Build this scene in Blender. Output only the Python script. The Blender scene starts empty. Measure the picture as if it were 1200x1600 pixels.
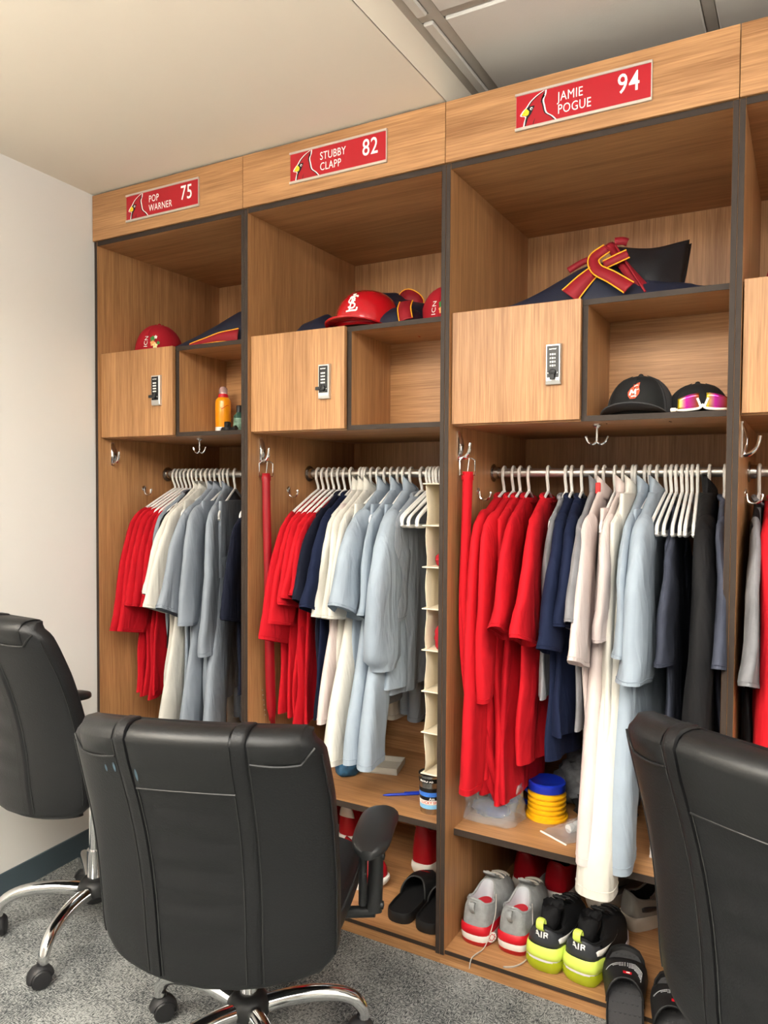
import bpy, math, random
from math import sin, cos, pi, sqrt, atan2, exp
from mathutils import Vector, Matrix, noise
random.seed(7)
scene = bpy.context.scene
COL = scene.collection

# ------------------------------------------------------------------ camera
FPX = 1180.8
cam_d = bpy.data.cameras.new('camera'); cam = bpy.data.objects.new('camera', cam_d); COL.objects.link(cam)
cam_d.sensor_fit = 'VERTICAL'; cam_d.sensor_height = 36.0; cam_d.lens = 36.0 * FPX / 1600.0
cam_d.clip_start = 0.02
yaw, pitch, roll = 0.5091, 0.0327, 0.0061
fw = Vector((-sin(yaw), cos(yaw), 0)); rt = Vector((cos(yaw), sin(yaw), 0)); up = Vector((0, 0, 1))
fw2 = fw * cos(pitch) - up * sin(pitch); up2 = up * cos(pitch) + fw * sin(pitch)
rt3 = rt * cos(roll) + up2 * sin(roll); up3 = up2 * cos(roll) - rt * sin(roll)
M = Matrix((rt3, up3, -fw2)).transposed().to_4x4(); M.translation = Vector((2.2709, -1.8975, 1.3349))
cam.matrix_world = M
scene.camera = cam

# ------------------------------------------------------------------ light
scene.view_settings.view_transform = 'Standard'
scene.view_settings.look = 'None'
scene.view_settings.gamma = 1.0
scene.view_settings.use_curve_mapping = False
scene.view_settings.exposure = 0.62
w = bpy.data.worlds.new('world'); scene.world = w; w.use_nodes = True
w.node_tree.nodes['Background'].inputs[0].default_value = (1.0, 0.93, 0.84, 1)
w.node_tree.nodes['Background'].inputs[1].default_value = 0.25
def area(name, loc, sx, sy, power, col=(1.0, 0.975, 0.935)):
    l = bpy.data.lights.new(name, 'AREA'); l.shape = 'RECTANGLE'; l.size = sx; l.size_y = sy
    l.energy = power; l.color = col
    o = bpy.data.objects.new(name, l); COL.objects.link(o); o.location = loc
    return o
LP = 12
for i, (lx, ly) in enumerate([(1.75, -1.66), (2.91, -1.66), (4.07, -1.66), (1.75, -3.4), (2.91, -3.4)]):
    area('ceiling_troffer_light', (lx, ly, 2.452), 0.54, 0.54, LP)
for lx, ly in [(0.85, -1.9), (0.85, -3.3)]:  # unseen lamps added under the soffit to brighten the left wall
    area('added_wall_fill', (lx, ly, 2.372), 0.40, 0.40, LP * 1.2)

for lx in (0.9, 2.3, 3.7):                       # added fill lamps without fixtures, aimed up to brighten soffit and ceiling
    o = area('added_ceiling_fill', (lx, -2.6, 1.95), 1.2, 0.5, 88)
    o.rotation_euler = (pi, 0, 0)

# ------------------------------------------------------------------ helpers
def s2l(c):
    return tuple(((x / 255.0) / 12.92 if x <= 10 else (((x / 255.0) + 0.055) / 1.055) ** 2.4) for x in c) + (1.0,)
MATS = {}
def mat(name, rgb, rough=0.6, metal=0.0, coat=0.0, trans=0.0, ior=1.45, sheen=0.0, bump=0.0, bscale=200.0, var=0.0, vscale=8.0, alpha=1.0, spec=0.5):
    if name in MATS: return MATS[name]
    m = bpy.data.materials.new(name); m.use_nodes = True; nt = m.node_tree; b = nt.nodes['Principled BSDF']
    c = s2l(rgb)
    b.inputs['Base Color'].default_value = c
    b.inputs['Roughness'].default_value = rough; b.inputs['Metallic'].default_value = metal
    b.inputs['Coat Weight'].default_value = coat; b.inputs['Transmission Weight'].default_value = trans
    b.inputs['IOR'].default_value = ior; b.inputs['Sheen Weight'].default_value = sheen
    b.inputs['Specular IOR Level'].default_value = spec
    b.inputs['Alpha'].default_value = alpha
    if sheen: b.inputs['Sheen Roughness'].default_value = 0.5
    tc = nt.nodes.new('ShaderNodeTexCoord')
    if var:
        n = nt.nodes.new('ShaderNodeTexNoise'); n.inputs['Scale'].default_value = vscale; n.inputs['Detail'].default_value = 6
        nt.links.new(tc.outputs['Object'], n.inputs['Vector'])
        r = nt.nodes.new('ShaderNodeValToRGB')
        r.color_ramp.elements[0].position = 0.3; r.color_ramp.elements[1].position = 0.7
        r.color_ramp.elements[0].color = tuple(x * (1 - var) for x in c[:3]) + (1,)
        r.color_ramp.elements[1].color = tuple(min(1, x * (1 + var)) for x in c[:3]) + (1,)
        nt.links.new(n.outputs['Fac'], r.inputs['Fac']); nt.links.new(r.outputs['Color'], b.inputs['Base Color'])
    if bump:
        n2 = nt.nodes.new('ShaderNodeTexNoise'); n2.inputs['Scale'].default_value = bscale; n2.inputs['Detail'].default_value = 3
        nt.links.new(tc.outputs['Object'], n2.inputs['Vector'])
        bp = nt.nodes.new('ShaderNodeBump'); bp.inputs['Strength'].default_value = bump; bp.inputs['Distance'].default_value = 0.002
        nt.links.new(n2.outputs['Fac'], bp.inputs['Height']); nt.links.new(bp.outputs['Normal'], b.inputs['Normal'])
    MATS[name] = m
    return m
def wood(name, axis, light=(193, 145, 98), dark=(138, 95, 58)):
    if name in MATS: return MATS[name]
    m = bpy.data.materials.new(name); m.use_nodes = True; nt = m.node_tree; b = nt.nodes['Principled BSDF']
    tc = nt.nodes.new('ShaderNodeTexCoord'); oi = nt.nodes.new('ShaderNodeObjectInfo')
    add = nt.nodes.new('ShaderNodeVectorMath'); add.operation = 'MULTIPLY_ADD'
    comb = nt.nodes.new('ShaderNodeCombineXYZ')
    for k in range(3): nt.links.new(oi.outputs['Random'], comb.inputs[k])
    add.inputs[1].default_value = (7.3, 5.1, 9.7)
    nt.links.new(comb.outputs[0], add.inputs[0]); nt.links.new(tc.outputs['Object'], add.inputs[2])
    def noise(across, along, detail, rough, dist):
        mp = nt.nodes.new('ShaderNodeMapping'); s = [across] * 3; s[axis] = along; mp.inputs['Scale'].default_value = s
        nt.links.new(add.outputs[0], mp.inputs['Vector'])
        n = nt.nodes.new('ShaderNodeTexNoise'); n.inputs['Scale'].default_value = 1.0; n.inputs['Detail'].default_value = detail
        n.inputs['Roughness'].default_value = rough; n.inputs['Distortion'].default_value = dist
        nt.links.new(mp.outputs[0], n.inputs['Vector']); return n
    a = noise(34, 1.3, 5, 0.65, 0.6); f = noise(260, 7.0, 3, 0.6, 0.0); g = noise(7, 0.5, 2, 0.5, 0.2)
    mx = nt.nodes.new('ShaderNodeMix'); mx.data_type = 'FLOAT'; mx.inputs[0].default_value = 0.55
    nt.links.new(a.outputs['Fac'], mx.inputs[2]); nt.links.new(f.outputs['Fac'], mx.inputs[3])
    mx2 = nt.nodes.new('ShaderNodeMix'); mx2.data_type = 'FLOAT'; mx2.inputs[0].default_value = 0.28
    nt.links.new(mx.outputs[0], mx2.inputs[2]); nt.links.new(g.outputs['Fac'], mx2.inputs[3])
    r = nt.nodes.new('ShaderNodeValToRGB'); e = r.color_ramp.elements
    e[0].position = 0.38; e[0].color = s2l(dark); e[1].position = 0.62; e[1].color = s2l(light)
    q = r.color_ramp.elements.new(0.5); q.color = s2l(tuple((x + y) / 2 + 2 for x, y in zip(light, dark)))
    nt.links.new(mx2.outputs[0], r.inputs['Fac']); nt.links.new(r.outputs['Color'], b.inputs['Base Color'])
    b.inputs['Roughness'].default_value = 0.42; b.inputs['Specular IOR Level'].default_value = 0.4
    bp = nt.nodes.new('ShaderNodeBump'); bp.inputs['Strength'].default_value = 0.12; bp.inputs['Distance'].default_value = 0.001
    nt.links.new(f.outputs['Fac'], bp.inputs['Height']); nt.links.new(bp.outputs['Normal'], b.inputs['Normal'])
    MATS[name] = m; return m
def carpet_mat():
    m = bpy.data.materials.new('carpet'); m.use_nodes = True; nt = m.node_tree; b = nt.nodes['Principled BSDF']
    tc = nt.nodes.new('ShaderNodeTexCoord')
    def nz(scale, det, rough=0.6):
        mp = nt.nodes.new('ShaderNodeMapping'); mp.inputs['Scale'].default_value = scale; mp.inputs['Rotation'].default_value = (0, 0, 0.15)
        nt.links.new(tc.outputs['Object'], mp.inputs['Vector'])
        n = nt.nodes.new('ShaderNodeTexNoise'); n.inputs['Scale'].default_value = 1; n.inputs['Detail'].default_value = det; n.inputs['Roughness'].default_value = rough
        nt.links.new(mp.outputs[0], n.inputs['Vector']); return n
    a = nz((330, 90, 1), 3); c = nz((90, 330, 1), 3); d = nz((7, 7, 1), 4); f = nz((600, 600, 1), 2)
    mx = nt.nodes.new('ShaderNodeMix'); mx.data_type = 'FLOAT'
    rr = nt.nodes.new('ShaderNodeMath'); rr.operation = 'GREATER_THAN'; rr.inputs[1].default_value = 0.5
    d2 = nz((40, 40, 1), 1); nt.links.new(d2.outputs['Fac'], rr.inputs[0]); nt.links.new(rr.outputs[0], mx.inputs[0])
    nt.links.new(a.outputs['Fac'], mx.inputs[2]); nt.links.new(c.outputs['Fac'], mx.inputs[3])
    m2 = nt.nodes.new('ShaderNodeMix'); m2.data_type = 'FLOAT'; m2.inputs[0].default_value = 0.4
    nt.links.new(mx.outputs[0], m2.inputs[2]); nt.links.new(f.outputs['Fac'], m2.inputs[3])
    m3 = nt.nodes.new('ShaderNodeMix'); m3.data_type = 'FLOAT'; m3.inputs[0].default_value = 0.16
    nt.links.new(m2.outputs[0], m3.inputs[2]); nt.links.new(d.outputs['Fac'], m3.inputs[3])
    r = nt.nodes.new('ShaderNodeValToRGB'); e = r.color_ramp.elements
    e[0].position = 0.45; e[0].color = s2l((52, 56, 59)); e[1].position = 0.56; e[1].color = s2l((158, 160, 158))
    nt.links.new(m3.outputs[0], r.inputs['Fac']); nt.links.new(r.outputs['Color'], b.inputs['Base Color'])
    b.inputs['Roughness'].default_value = 0.95; b.inputs['Specular IOR Level'].default_value = 0.1
    bp = nt.nodes.new('ShaderNodeBump'); bp.inputs['Strength'].default_value = 0.3; bp.inputs['Distance'].default_value = 0.002
    nt.links.new(m2.outputs[0], bp.inputs['Height']); nt.links.new(bp.outputs['Normal'], b.inputs['Normal'])
    return m

class MB:
    def __init__(s): s.v = []; s.f = []
    def add(s, v, f):
        n = len(s.v); s.v += [tuple(p) for p in v]; s.f += [tuple(i + n for i in q) for q in f]; return s
    def box(s, x0, x1, y0, y1, z0, z1, b=0.0):
        if b <= 0:
            v = [(x, y, z) for z in (z0, z1) for y in (y0, y1) for x in (x0, x1)]
            return s.add(v, [(0, 2, 3, 1), (4, 5, 7, 6), (0, 1, 5, 4), (2, 6, 7, 3), (0, 4, 6, 2), (1, 3, 7, 5)])
        v = []
        for z, k in ((z0, 1), (z0 + b, 0), (z1 - b, 0), (z1, 1)):
            i = b * k
            v += [(x0 + b, y0 + i, z), (x1 - b, y0 + i, z), (x1 - i, y0 + b, z), (x1 - i, y1 - b, z),
                  (x1 - b, y1 - i, z), (x0 + b, y1 - i, z), (x0 + i, y1 - b, z), (x0 + i, y0 + b, z)]
        f = [tuple(range(7, -1, -1)), tuple(range(24, 32))]
        for r in range(3):
            for k in range(8): f.append((r * 8 + k, r * 8 + (k + 1) % 8, r * 8 + 8 + (k + 1) % 8, r * 8 + 8 + k))
        return s.add(v, f)
    def loft(s, rings, cap=True, closed=True):
        n = len(rings[0]); v = [p for r in rings for p in r]; f = []
        for i in range(len(rings) - 1):
            for k in range(n if closed else n - 1):
                f.append((i * n + k, i * n + (k + 1) % n, (i + 1) * n + (k + 1) % n, (i + 1) * n + k))
        if cap and closed:
            f.append(tuple(range(n - 1, -1, -1))); f.append(tuple(range((len(rings) - 1) * n, len(rings) * n)))
        return s.add(v, f)
    def tube(s, pts, r, n=8, closed=False, flat=1.0, upv=None):
        P = [Vector(p) for p in pts]; m = len(P); rings = []
        rad = r if isinstance(r, (list, tuple)) else [r] * m
        nrm = Vector(upv) if upv else None
        for i in range(m):
            a = P[(i - 1) % m] if (i or closed) else P[0]; b = P[(i + 1) % m] if (i < m - 1 or closed) else P[-1]
            t = (b - a).normalized() if (b - a).length > 1e-9 else Vector((0, 0, 1))
            if nrm is None:
                nrm = t.cross(Vector((0, 0, 1)) if abs(t.z) < 0.9 else Vector((1, 0, 0)))
            nn = nrm - t * nrm.dot(t)
            if nn.length < 1e-6: nn = t.orthogonal()
            nn.normalize(); nrm = nn if not upv else Vector(upv); bb = t.cross(nn)
            rings.append([P[i] + (nn * cos(2 * pi * k / n) * flat + bb * sin(2 * pi * k / n)) * rad[i] for k in range(n)])
        if closed: rings.append(rings[0]); return s.loft(rings, cap=False)
        return s.loft(rings)
    def lathe(s, prof, c=(0, 0, 0), n=24, sx=1.0, sy=1.0, axis='z'):
        rings = []
        for r, z in prof:
            ring = []
            for k in range(n):
                a = 2 * pi * k / n; x, y = r * cos(a) * sx, r * sin(a) * sy
                p = (x, y, z) if axis == 'z' else ((z, x, y) if axis == 'x' else (y, z, x))
                ring.append((c[0] + p[0], c[1] + p[1], c[2] + p[2]))
            rings.append(ring)
        return s.loft(rings)
    def sheet(s, grid):
        n = len(grid[0]); v = [p for r in grid for p in r]; f = []
        for i in range(len(grid) - 1):
            for k in range(n - 1): f.append((i * n + k, i * n + k + 1, (i + 1) * n + k + 1, (i + 1) * n + k))
        return s.add(v, f)
    def poly(s, pts): return s.add(pts, [tuple(range(len(pts)))])
    def prism(s, pts, d):
        d = Vector(d); n = len(pts); v = [Vector(p) for p in pts] + [Vector(p) + d for p in pts]
        return s.add(v, [tuple(range(n - 1, -1, -1)), tuple(range(n, 2 * n))] + [(k, (k + 1) % n, n + (k + 1) % n, n + k) for k in range(n)])
    def xform(s, m):
        s.v = [tuple(m @ Vector(p)) for p in s.v]; return s
    def mesh(s, name, m=None, smooth=True, ang=40):
        me = bpy.data.meshes.new(name); me.from_pydata(s.v, [], s.f); me.update()
        if m: me.materials.append(m)
        if smooth:
            me.polygons.foreach_set('use_smooth', [True] * len(me.polygons))
            try: me.set_sharp_from_angle(angle=math.radians(ang))
            except Exception: pass
        return me
def link(name, me, parent=None, loc=(0, 0, 0), rot=(0, 0, 0)):
    o = bpy.data.objects.new(name, me); COL.objects.link(o)
    if parent: o.parent = parent
    o.location = loc; o.rotation_euler = rot
    return o
def part(name, mb, m, parent, smooth=True, ang=40, loc=(0, 0, 0), rot=(0, 0, 0), label=None, solid=0, sub=0):
    o = link(name, mb.mesh(name, m, smooth, ang), parent, loc, rot)
    if solid:
        md = o.modifiers.new('thickness', 'SOLIDIFY'); md.thickness = solid; md.offset = 0
    if sub:
        md = o.modifiers.new('smooth', 'SUBSURF'); md.levels = sub; md.render_levels = sub
    if label: o['label'] = label
    return o
def tag(o, label, cat, group=None):
    o['label'] = label; o['category'] = cat
    if group: o['group'] = group
    return o
def thing(name, label, cat, loc=(0, 0, 0), rz=0.0, group=None, rot=None):
    o = bpy.data.objects.new(name, None); COL.objects.link(o); o.empty_display_size = 0.05
    o.location = loc; o.rotation_euler = rot if rot else (0, 0, rz)
    return tag(o, label, cat, group)
def struct(name, mb, m, parent=None, smooth=False):
    o = part(name, mb, m, parent, smooth)
    if not parent: o['kind'] = 'structure'
    return o
def dup(root, loc, rz=0.0, label=None, group=None):
    r = root.copy(); COL.objects.link(r); r.location = loc; r.rotation_euler = (0, 0, rz)
    if label: r['label'] = label
    if group: r['group'] = group
    def rec(src, dst):
        for ch in list(src.children):
            c = ch.copy(); COL.objects.link(c); c.parent = dst; rec(ch, c)
    rec(root, r)
    return r
def lerp(a, b, t): return a + (b - a) * t
def sm(t): t = max(0.0, min(1.0, t)); return t * t * (3 - 2 * t)
def interp(tab, x):
    if x <= tab[0][0]: return tab[0][1]
    for (a, b), (c, d) in zip(tab, tab[1:]):
        if x <= c: return lerp(b, d, (x - a) / (c - a))
    return tab[-1][1]
def spline(pts, k=6, closed=False):
    P = [Vector(p) for p in pts]; n = len(P); out = []
    for i in range(n if closed else n - 1):
        if closed: p0, p1, p2, p3 = P[(i - 1) % n], P[i], P[(i + 1) % n], P[(i + 2) % n]
        else: p0, p1, p2, p3 = P[max(i - 1, 0)], P[i], P[i + 1], P[min(i + 2, n - 1)]
        for j in range(k):
            t = j / k
            out.append(0.5 * ((2 * p1) + (p2 - p0) * t + (2 * p0 - 5 * p1 + 4 * p2 - p3) * t * t + (3 * p1 - p0 - 3 * p2 + p3) * t ** 3))
    if not closed: out.append(P[-1])
    return out
def text_mesh(s, size, m, bold=0.0, sx=1.0, align='LEFT', sp=1.0):
    cu = bpy.data.curves.new('text', 'FONT'); cu.body = s; cu.size = size; cu.align_x = align
    cu.offset = bold; cu.fill_mode = 'FRONT'; cu.resolution_u = 3; cu.space_character = 1.06
    ob = bpy.data.objects.new('text', cu); COL.objects.link(ob)
    bpy.context.view_layer.update()
    me = bpy.data.meshes.new_from_object(ob.evaluated_get(bpy.context.evaluated_depsgraph_get()))
    bpy.data.objects.remove(ob); bpy.data.curves.remove(cu)
    mb = MB(); mb.v = [(v.co.x * sx, v.co.y, 0.0) for v in me.vertices]; mb.f = [tuple(p.vertices) for p in me.polygons]
    bpy.data.meshes.remove(me)
    return mb
def stroke(pts, wd, fn, k=1):
    """flat brush stroke along 2d points, laid on a surface by fn(u, v)"""
    P = [Vector((p[0], p[1])) for p in pts]; L = []; R = []
    for i in range(len(P)):
        a = P[max(i - 1, 0)]; b = P[min(i + 1, len(P) - 1)]; t = (b - a).normalized(); n = Vector((-t.y, t.x))
        ww = wd[i] if isinstance(wd, (list, tuple)) else wd
        L.append(P[i] + n * ww / 2); R.append(P[i] - n * ww / 2)
    mb = MB(); mb.sheet([[fn(*p) for p in L], [fn(*P[i]) for i in range(len(P))], [fn(*p) for p in R]])
    return mb
def merge(*mbs):
    o = MB()
    for m in mbs: o.add(m.v, m.f)
    return o

# ------------------------------------------------------------------ materials
WV = wood('oak_vertical', 2); WX = wood('oak_horizontal', 0)
BAND = mat('edge_band', (54, 45, 39), 0.55, var=0.05, vscale=3, spec=0.25)
CHROME = mat('chrome', (225, 225, 225), 0.12, 1.0)
NICKEL = mat('brushed_nickel', (196, 190, 180), 0.3, 1.0)
STEEL = mat('steel', (190, 188, 184), 0.25, 1.0)
WHITE_PL = mat('white_plastic', (238, 236, 232), 0.35)
BLACK_PL = mat('black_plastic', (26, 27, 28), 0.45)
LEATHER = mat('black_leather', (15, 16, 18), 0.48, bump=0.25, bscale=260)
LEATHER_TOP = mat('black_leather_smooth', (20, 21, 22), 0.42, bump=0.15, bscale=200)
PAINT = mat('wall_paint', (226, 224, 219), 0.85, bump=0.05, bscale=300)
SOFF = mat('soffit_paint', (230, 221, 204), 0.9)
TILE = mat('ceiling_tile', (206, 202, 194), 0.95, bump=0.15, bscale=400)
TEE = mat('grid_tee', (176, 170, 160), 0.6)
def cloth(name, rgb, var=0.05, rough=0.85, sheen=0.0):
    m = mat(name, rgb, rough, sheen=sheen, bump=0.12, bscale=700, var=var, vscale=14, spec=0.25)
    nt = m.node_tree; b = nt.nodes['Principled BSDF']; fine = b.inputs['Normal'].links[0].from_node
    tc = nt.nodes.new('ShaderNodeTexCoord'); oi = nt.nodes.new('ShaderNodeObjectInfo')
    mp = nt.nodes.new('ShaderNodeMapping'); mp.inputs['Scale'].default_value = (16, 16, 4.5); mp.inputs['Rotation'].default_value = (0.25, 0, 0)
    sc = nt.nodes.new('ShaderNodeVectorMath'); sc.operation = 'SCALE'; sc.inputs[0].default_value = (9, 7, 11)
    nt.links.new(oi.outputs['Random'], sc.inputs['Scale']); nt.links.new(sc.outputs[0], mp.inputs['Location'])
    nt.links.new(tc.outputs['Object'], mp.inputs['Vector'])
    n = nt.nodes.new('ShaderNodeTexNoise'); n.inputs['Scale'].default_value = 1; n.inputs['Detail'].default_value = 2.5; n.inputs['Distortion'].default_value = 0.8
    nt.links.new(mp.outputs[0], n.inputs['Vector'])
    bp = nt.nodes.new('ShaderNodeBump'); bp.inputs['Strength'].default_value = 0.55; bp.inputs['Distance'].default_value = 0.02
    nt.links.new(n.outputs['Fac'], bp.inputs['Height']); nt.links.new(bp.outputs['Normal'], fine.inputs['Normal'])
    return m
RED = cloth('red_cloth', (176, 13, 28)); RED2 = cloth('bright_red_cloth', (188, 18, 31)); RED3 = cloth('deep_red_cloth', (168, 10, 26))
CREAM = cloth('cream_cloth', (206, 203, 194)); GREY = cloth('grey_cloth', (138, 146, 156)); BLUEGREY = cloth('pale_blue_grey_cloth', (147, 159, 171))
NAVY = cloth('navy_cloth', (17, 26, 52)); DNAVY = cloth('dark_navy_cloth', (18, 22, 38)); BLACKC = cloth('black_cloth', (20, 20, 22), rough=0.75)
PINK = cloth('pale_pink_cloth', (204, 190, 186)); HEATHER = cloth('heather_grey_cloth', (122, 122, 126), var=0.2); SLATE = cloth('slate_cloth', (66, 70, 84), var=0.15)
CANVAS = mat('cream_canvas', (216, 204, 180), 0.9, bump=0.25, bscale=500)
YELLOW = mat('yellow_trim', (236, 162, 30), 0.6)

# ------------------------------------------------------------------ setting
S = [0.008, 0.70, 1.40, 2.122, 2.84]           # seams between the lockers
floor = struct('floor', MB().box(-1.2, 5.2, -4.6, 0.75, -0.05, 0.0), carpet_mat())
wa = 0.0656                                     # the left wall stands a little off square
def wl(y): return 0.004 - wa * y
struct('wall_left', MB().prism([(wl(-4.6), -4.6, 0), (wl(0.75), 0.75, 0), (wl(0.75) - 0.1, 0.75, 0), (wl(-4.6) - 0.1, -4.6, 0)], (0, 0, 2.7)), PAINT)
struct('wall_back', MB().box(-0.1, 5.2, 0.68, 0.75, 0, 2.7), PAINT)
struct('wall_right', MB().box(5.1, 5.2, -4.6, 0.7, 0, 2.7), PAINT)
struct('wall_front', MB().box(-0.2, 5.2, -4.7, -4.6, 0, 2.7), mat('far_wall_paint', (150, 146, 140), 0.85))
BASEB = mat('rubber_base', (70, 84, 92), 0.5)
struct('baseboard_left', MB().prism([(wl(-4.6), -4.6, 0), (wl(-4.6) + 0.006, -4.6, 0), (wl(-0.012) + 0.006, -0.012, 0), (wl(-0.012), -0.012, 0)], (0, 0, 0.082)), BASEB)
struct('ceiling', MB().box(-0.2, 1.398, -4.6, 0.7, 2.3804, 2.7), SOFF)
ceil2 = struct('ceiling', MB().box(1.398, 5.2, -4.6, 0.7, 2.482, 2.7), mat('ceiling_void', (190, 184, 174), 0.9))
TP = 0.58; XS = [1.41] + [1.465 + TP * i for i in range(7)]; YS = [-4.27 + TP * i for i in range(9)]
tee = MB()
struct('grid_tee', MB().box(1.398, 1.42, -4.6, 0.68, 2.476, 2.482), TEE, ceil2)
for i in range(1, len(XS)): struct('grid_tee', MB().box(XS[i] - 0.013, XS[i] + 0.013, -4.6, 0.68, 2.477, 2.482), TEE, ceil2)
for y in YS: struct('grid_tee', MB().box(1.398, 5.1, y - 0.013, y + 0.013, 2.4775, 2.482), TEE, ceil2)
tm = {}
for i in range(len(XS) - 1):
    for j in range(len(YS) - 1):
        a, b = XS[i] + (0.016 if i else 0.012), XS[i + 1] - 0.016
        key = round(b - a, 3)
        if key not in tm:
            h = (b - a) / 2
            tm[key] = MB().box(-h, h, -TP / 2 + 0.016, TP / 2 - 0.016, -0.011, 0, 0.003).mesh('ceiling_tile', TILE, False)
        link('ceiling_tile', tm[key], ceil2, ((a + b) / 2, (YS[j] + YS[j + 1]) / 2, 2.4815))
struct('wall_soffit', MB().box(1.396, 1.3985, -4.6, 0.68, 2.3804, 2.476), SOFF)

# ------------------------------------------------------------------ lockers
T = 0.0135
ZB, ZT, ZC = 2.2127, 2.3744, 2.1973
def hook_big(parent, x, y, z):
    """tall chrome plate hook screwed to a side panel, prong curling out into the locker"""
    mb = MB()
    pl = [(x + 0.001 + 0.011 * sin(pi * t), y, z - 0.042 + 0.084 * t) for t in [i / 10 for i in range(11)]]
    mb.tube(pl, [0.004 + 0.010 * sin(pi * i / 10) ** 0.6 for i in range(11)], 8, flat=0.35, upv=(1, 0, 0))
    pr = spline([(x + 0.006, y, z - 0.036), (x + 0.020, y - 0.001, z - 0.033), (x + 0.034, y - 0.002, z - 0.018), (x + 0.040, y - 0.003, z + 0.008)], 5)
    mb.tube(pr, [0.0055 - 0.0015 * i / (len(pr) - 1) for i in range(len(pr))], 8)
    mb.box(x, x + 0.004, y - 0.007, y + 0.007, z - 0.042, z + 0.042)
    part('coat_hook', mb, CHROME, parent)
def hook_small(parent, x, y, z):
    mb = MB()
    mb.lathe([(0.0, 0.0), (0.011, 0.0), (0.011, 0.002), (0.008, 0.004), (0.0, 0.005)], (x, y, z), 12, axis='x')
    pr = spline([(x + 0.004, y, z), (x + 0.008, y, z - 0.02), (x + 0.022, y, z - 0.026), (x + 0.036, y, z - 0.018), (x + 0.04, y, z - 0.006)], 5)
    mb.tube(pr, 0.0035, 8)
    mb.lathe([(0, -0.004), (0.004, -0.003), (0.0045, 0), (0.003, 0.004), (0, 0.005)], (x + 0.04, y, z - 0.005), 8)
    part('coat_hook', mb, CHROME, parent)
def hook_ceiling(parent, x, y, z):
    mb = MB()
    mb.lathe([(0, 0), (0.012, 0), (0.012, -0.004), (0.006, -0.008), (0.003, -0.012), (0.003, -0.048), (0, -0.05)], (x, y, z), 12)
    for sg in (-1, 1):
        pr = spline([(x, y, z - 0.045), (x + sg * 0.010, y, z - 0.052), (x + sg * 0.022, y, z - 0.046), (x + sg * 0.029, y, z - 0.032)], 5)
        mb.tube(pr, 0.0032, 8)
    part('double_hook', mb, CHROME, parent)
LOCKD = mat('lock_black', (22, 23, 25), 0.35); LOCKS = mat('lock_silver', (206, 206, 204), 0.32, 0.85); LOCKW = mat('lock_print', (235, 235, 230), 0.5)
def lock(door, x, y, z, lever):
    """keypad-style combination lock: silver body, black face, four dial rows and a turn knob"""
    body = MB(); w2, h2 = 0.0195, 0.052
    body.loft([[(x - w2, y, z - h2), (x + w2, y, z - h2), (x + w2, y, z + h2), (x - w2, y, z + h2)],
               [(x - w2, y - 0.010, z - h2 + 0.001), (x + w2, y - 0.010, z - h2 + 0.001), (x + w2, y - 0.010, z + h2 - 0.001), (x - w2, y - 0.010, z + h2 - 0.001)],
               [(x - w2 + 0.002, y - 0.013, z - h2 + 0.010), (x + w2 - 0.002, y - 0.013, z - h2 + 0.010), (x + w2 - 0.002, y - 0.013, z + h2 - 0.003), (x - w2 + 0.002, y - 0.013, z + h2 - 0.003)]])
    part('lock', body, LOCKS, door, False)
    part('lock_face', MB().box(x - 0.0155, x + 0.0155, y - 0.0145, y - 0.0125, z - 0.034, z + 0.046, 0.0006), LOCKD, door, False)
    dm = MB()
    for r in range(4):
        for c in (-1, 0, 1):
            hw = 0.0026 if c == 0 else 0.0012
            cx = x + c * 0.006; cz = z + 0.024 - r * 0.0095
            dm.box(cx - hw, cx + hw, y - 0.0162, y - 0.0142, cz - 0.0022, cz + 0.0022)
    dm.box(x - 0.001, x + 0.001, y - 0.0152, y - 0.0142, z - 0.015, z - 0.0125)
    for sx in (-0.012, 0.012): dm.box(x + sx - 0.001, x + sx + 0.001, y - 0.0152, y - 0.0142, z - 0.0245, z - 0.0215)
    part('dial', dm, LOCKW, door, False)
    t = text_mesh('aurmar', 0.0062, None, 0.0002, 1.0, 'CENTER')
    t.xform(Matrix.Translation((x, y - 0.0149, z + 0.036)) @ Matrix.Rotation(pi / 2, 4, 'X'))
    part('lock_lettering', t, LOCKW, door, False)
    kb = MB().lathe([(0, 0), (0.0088, 0), (0.0085, -0.006), (0.006, -0.0075), (0, -0.0075)], (x, y - 0.0142, z - 0.0215), 16, axis='y')
    if lever == 'side': kb.box(x - 0.024, x, y - 0.0215, y - 0.0165, z - 0.0265, z - 0.0165, 0.001)
    else: kb.box(x - 0.006, x + 0.006, y - 0.0215, y - 0.0165, z - 0.040, z - 0.0215, 0.001)
    part('turn_knob', kb, BLACK_PL, door, True)
ROD_Y, ROD_Z = 0.34, 1.382
DESC = ['oak locker beside the white wall', 'oak locker with a canvas organizer and a batting helmet',
        'oak locker holding a plastic bag and a yellow pump, above a row of shoes', 'oak locker cut off by the right edge of the photo']
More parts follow.
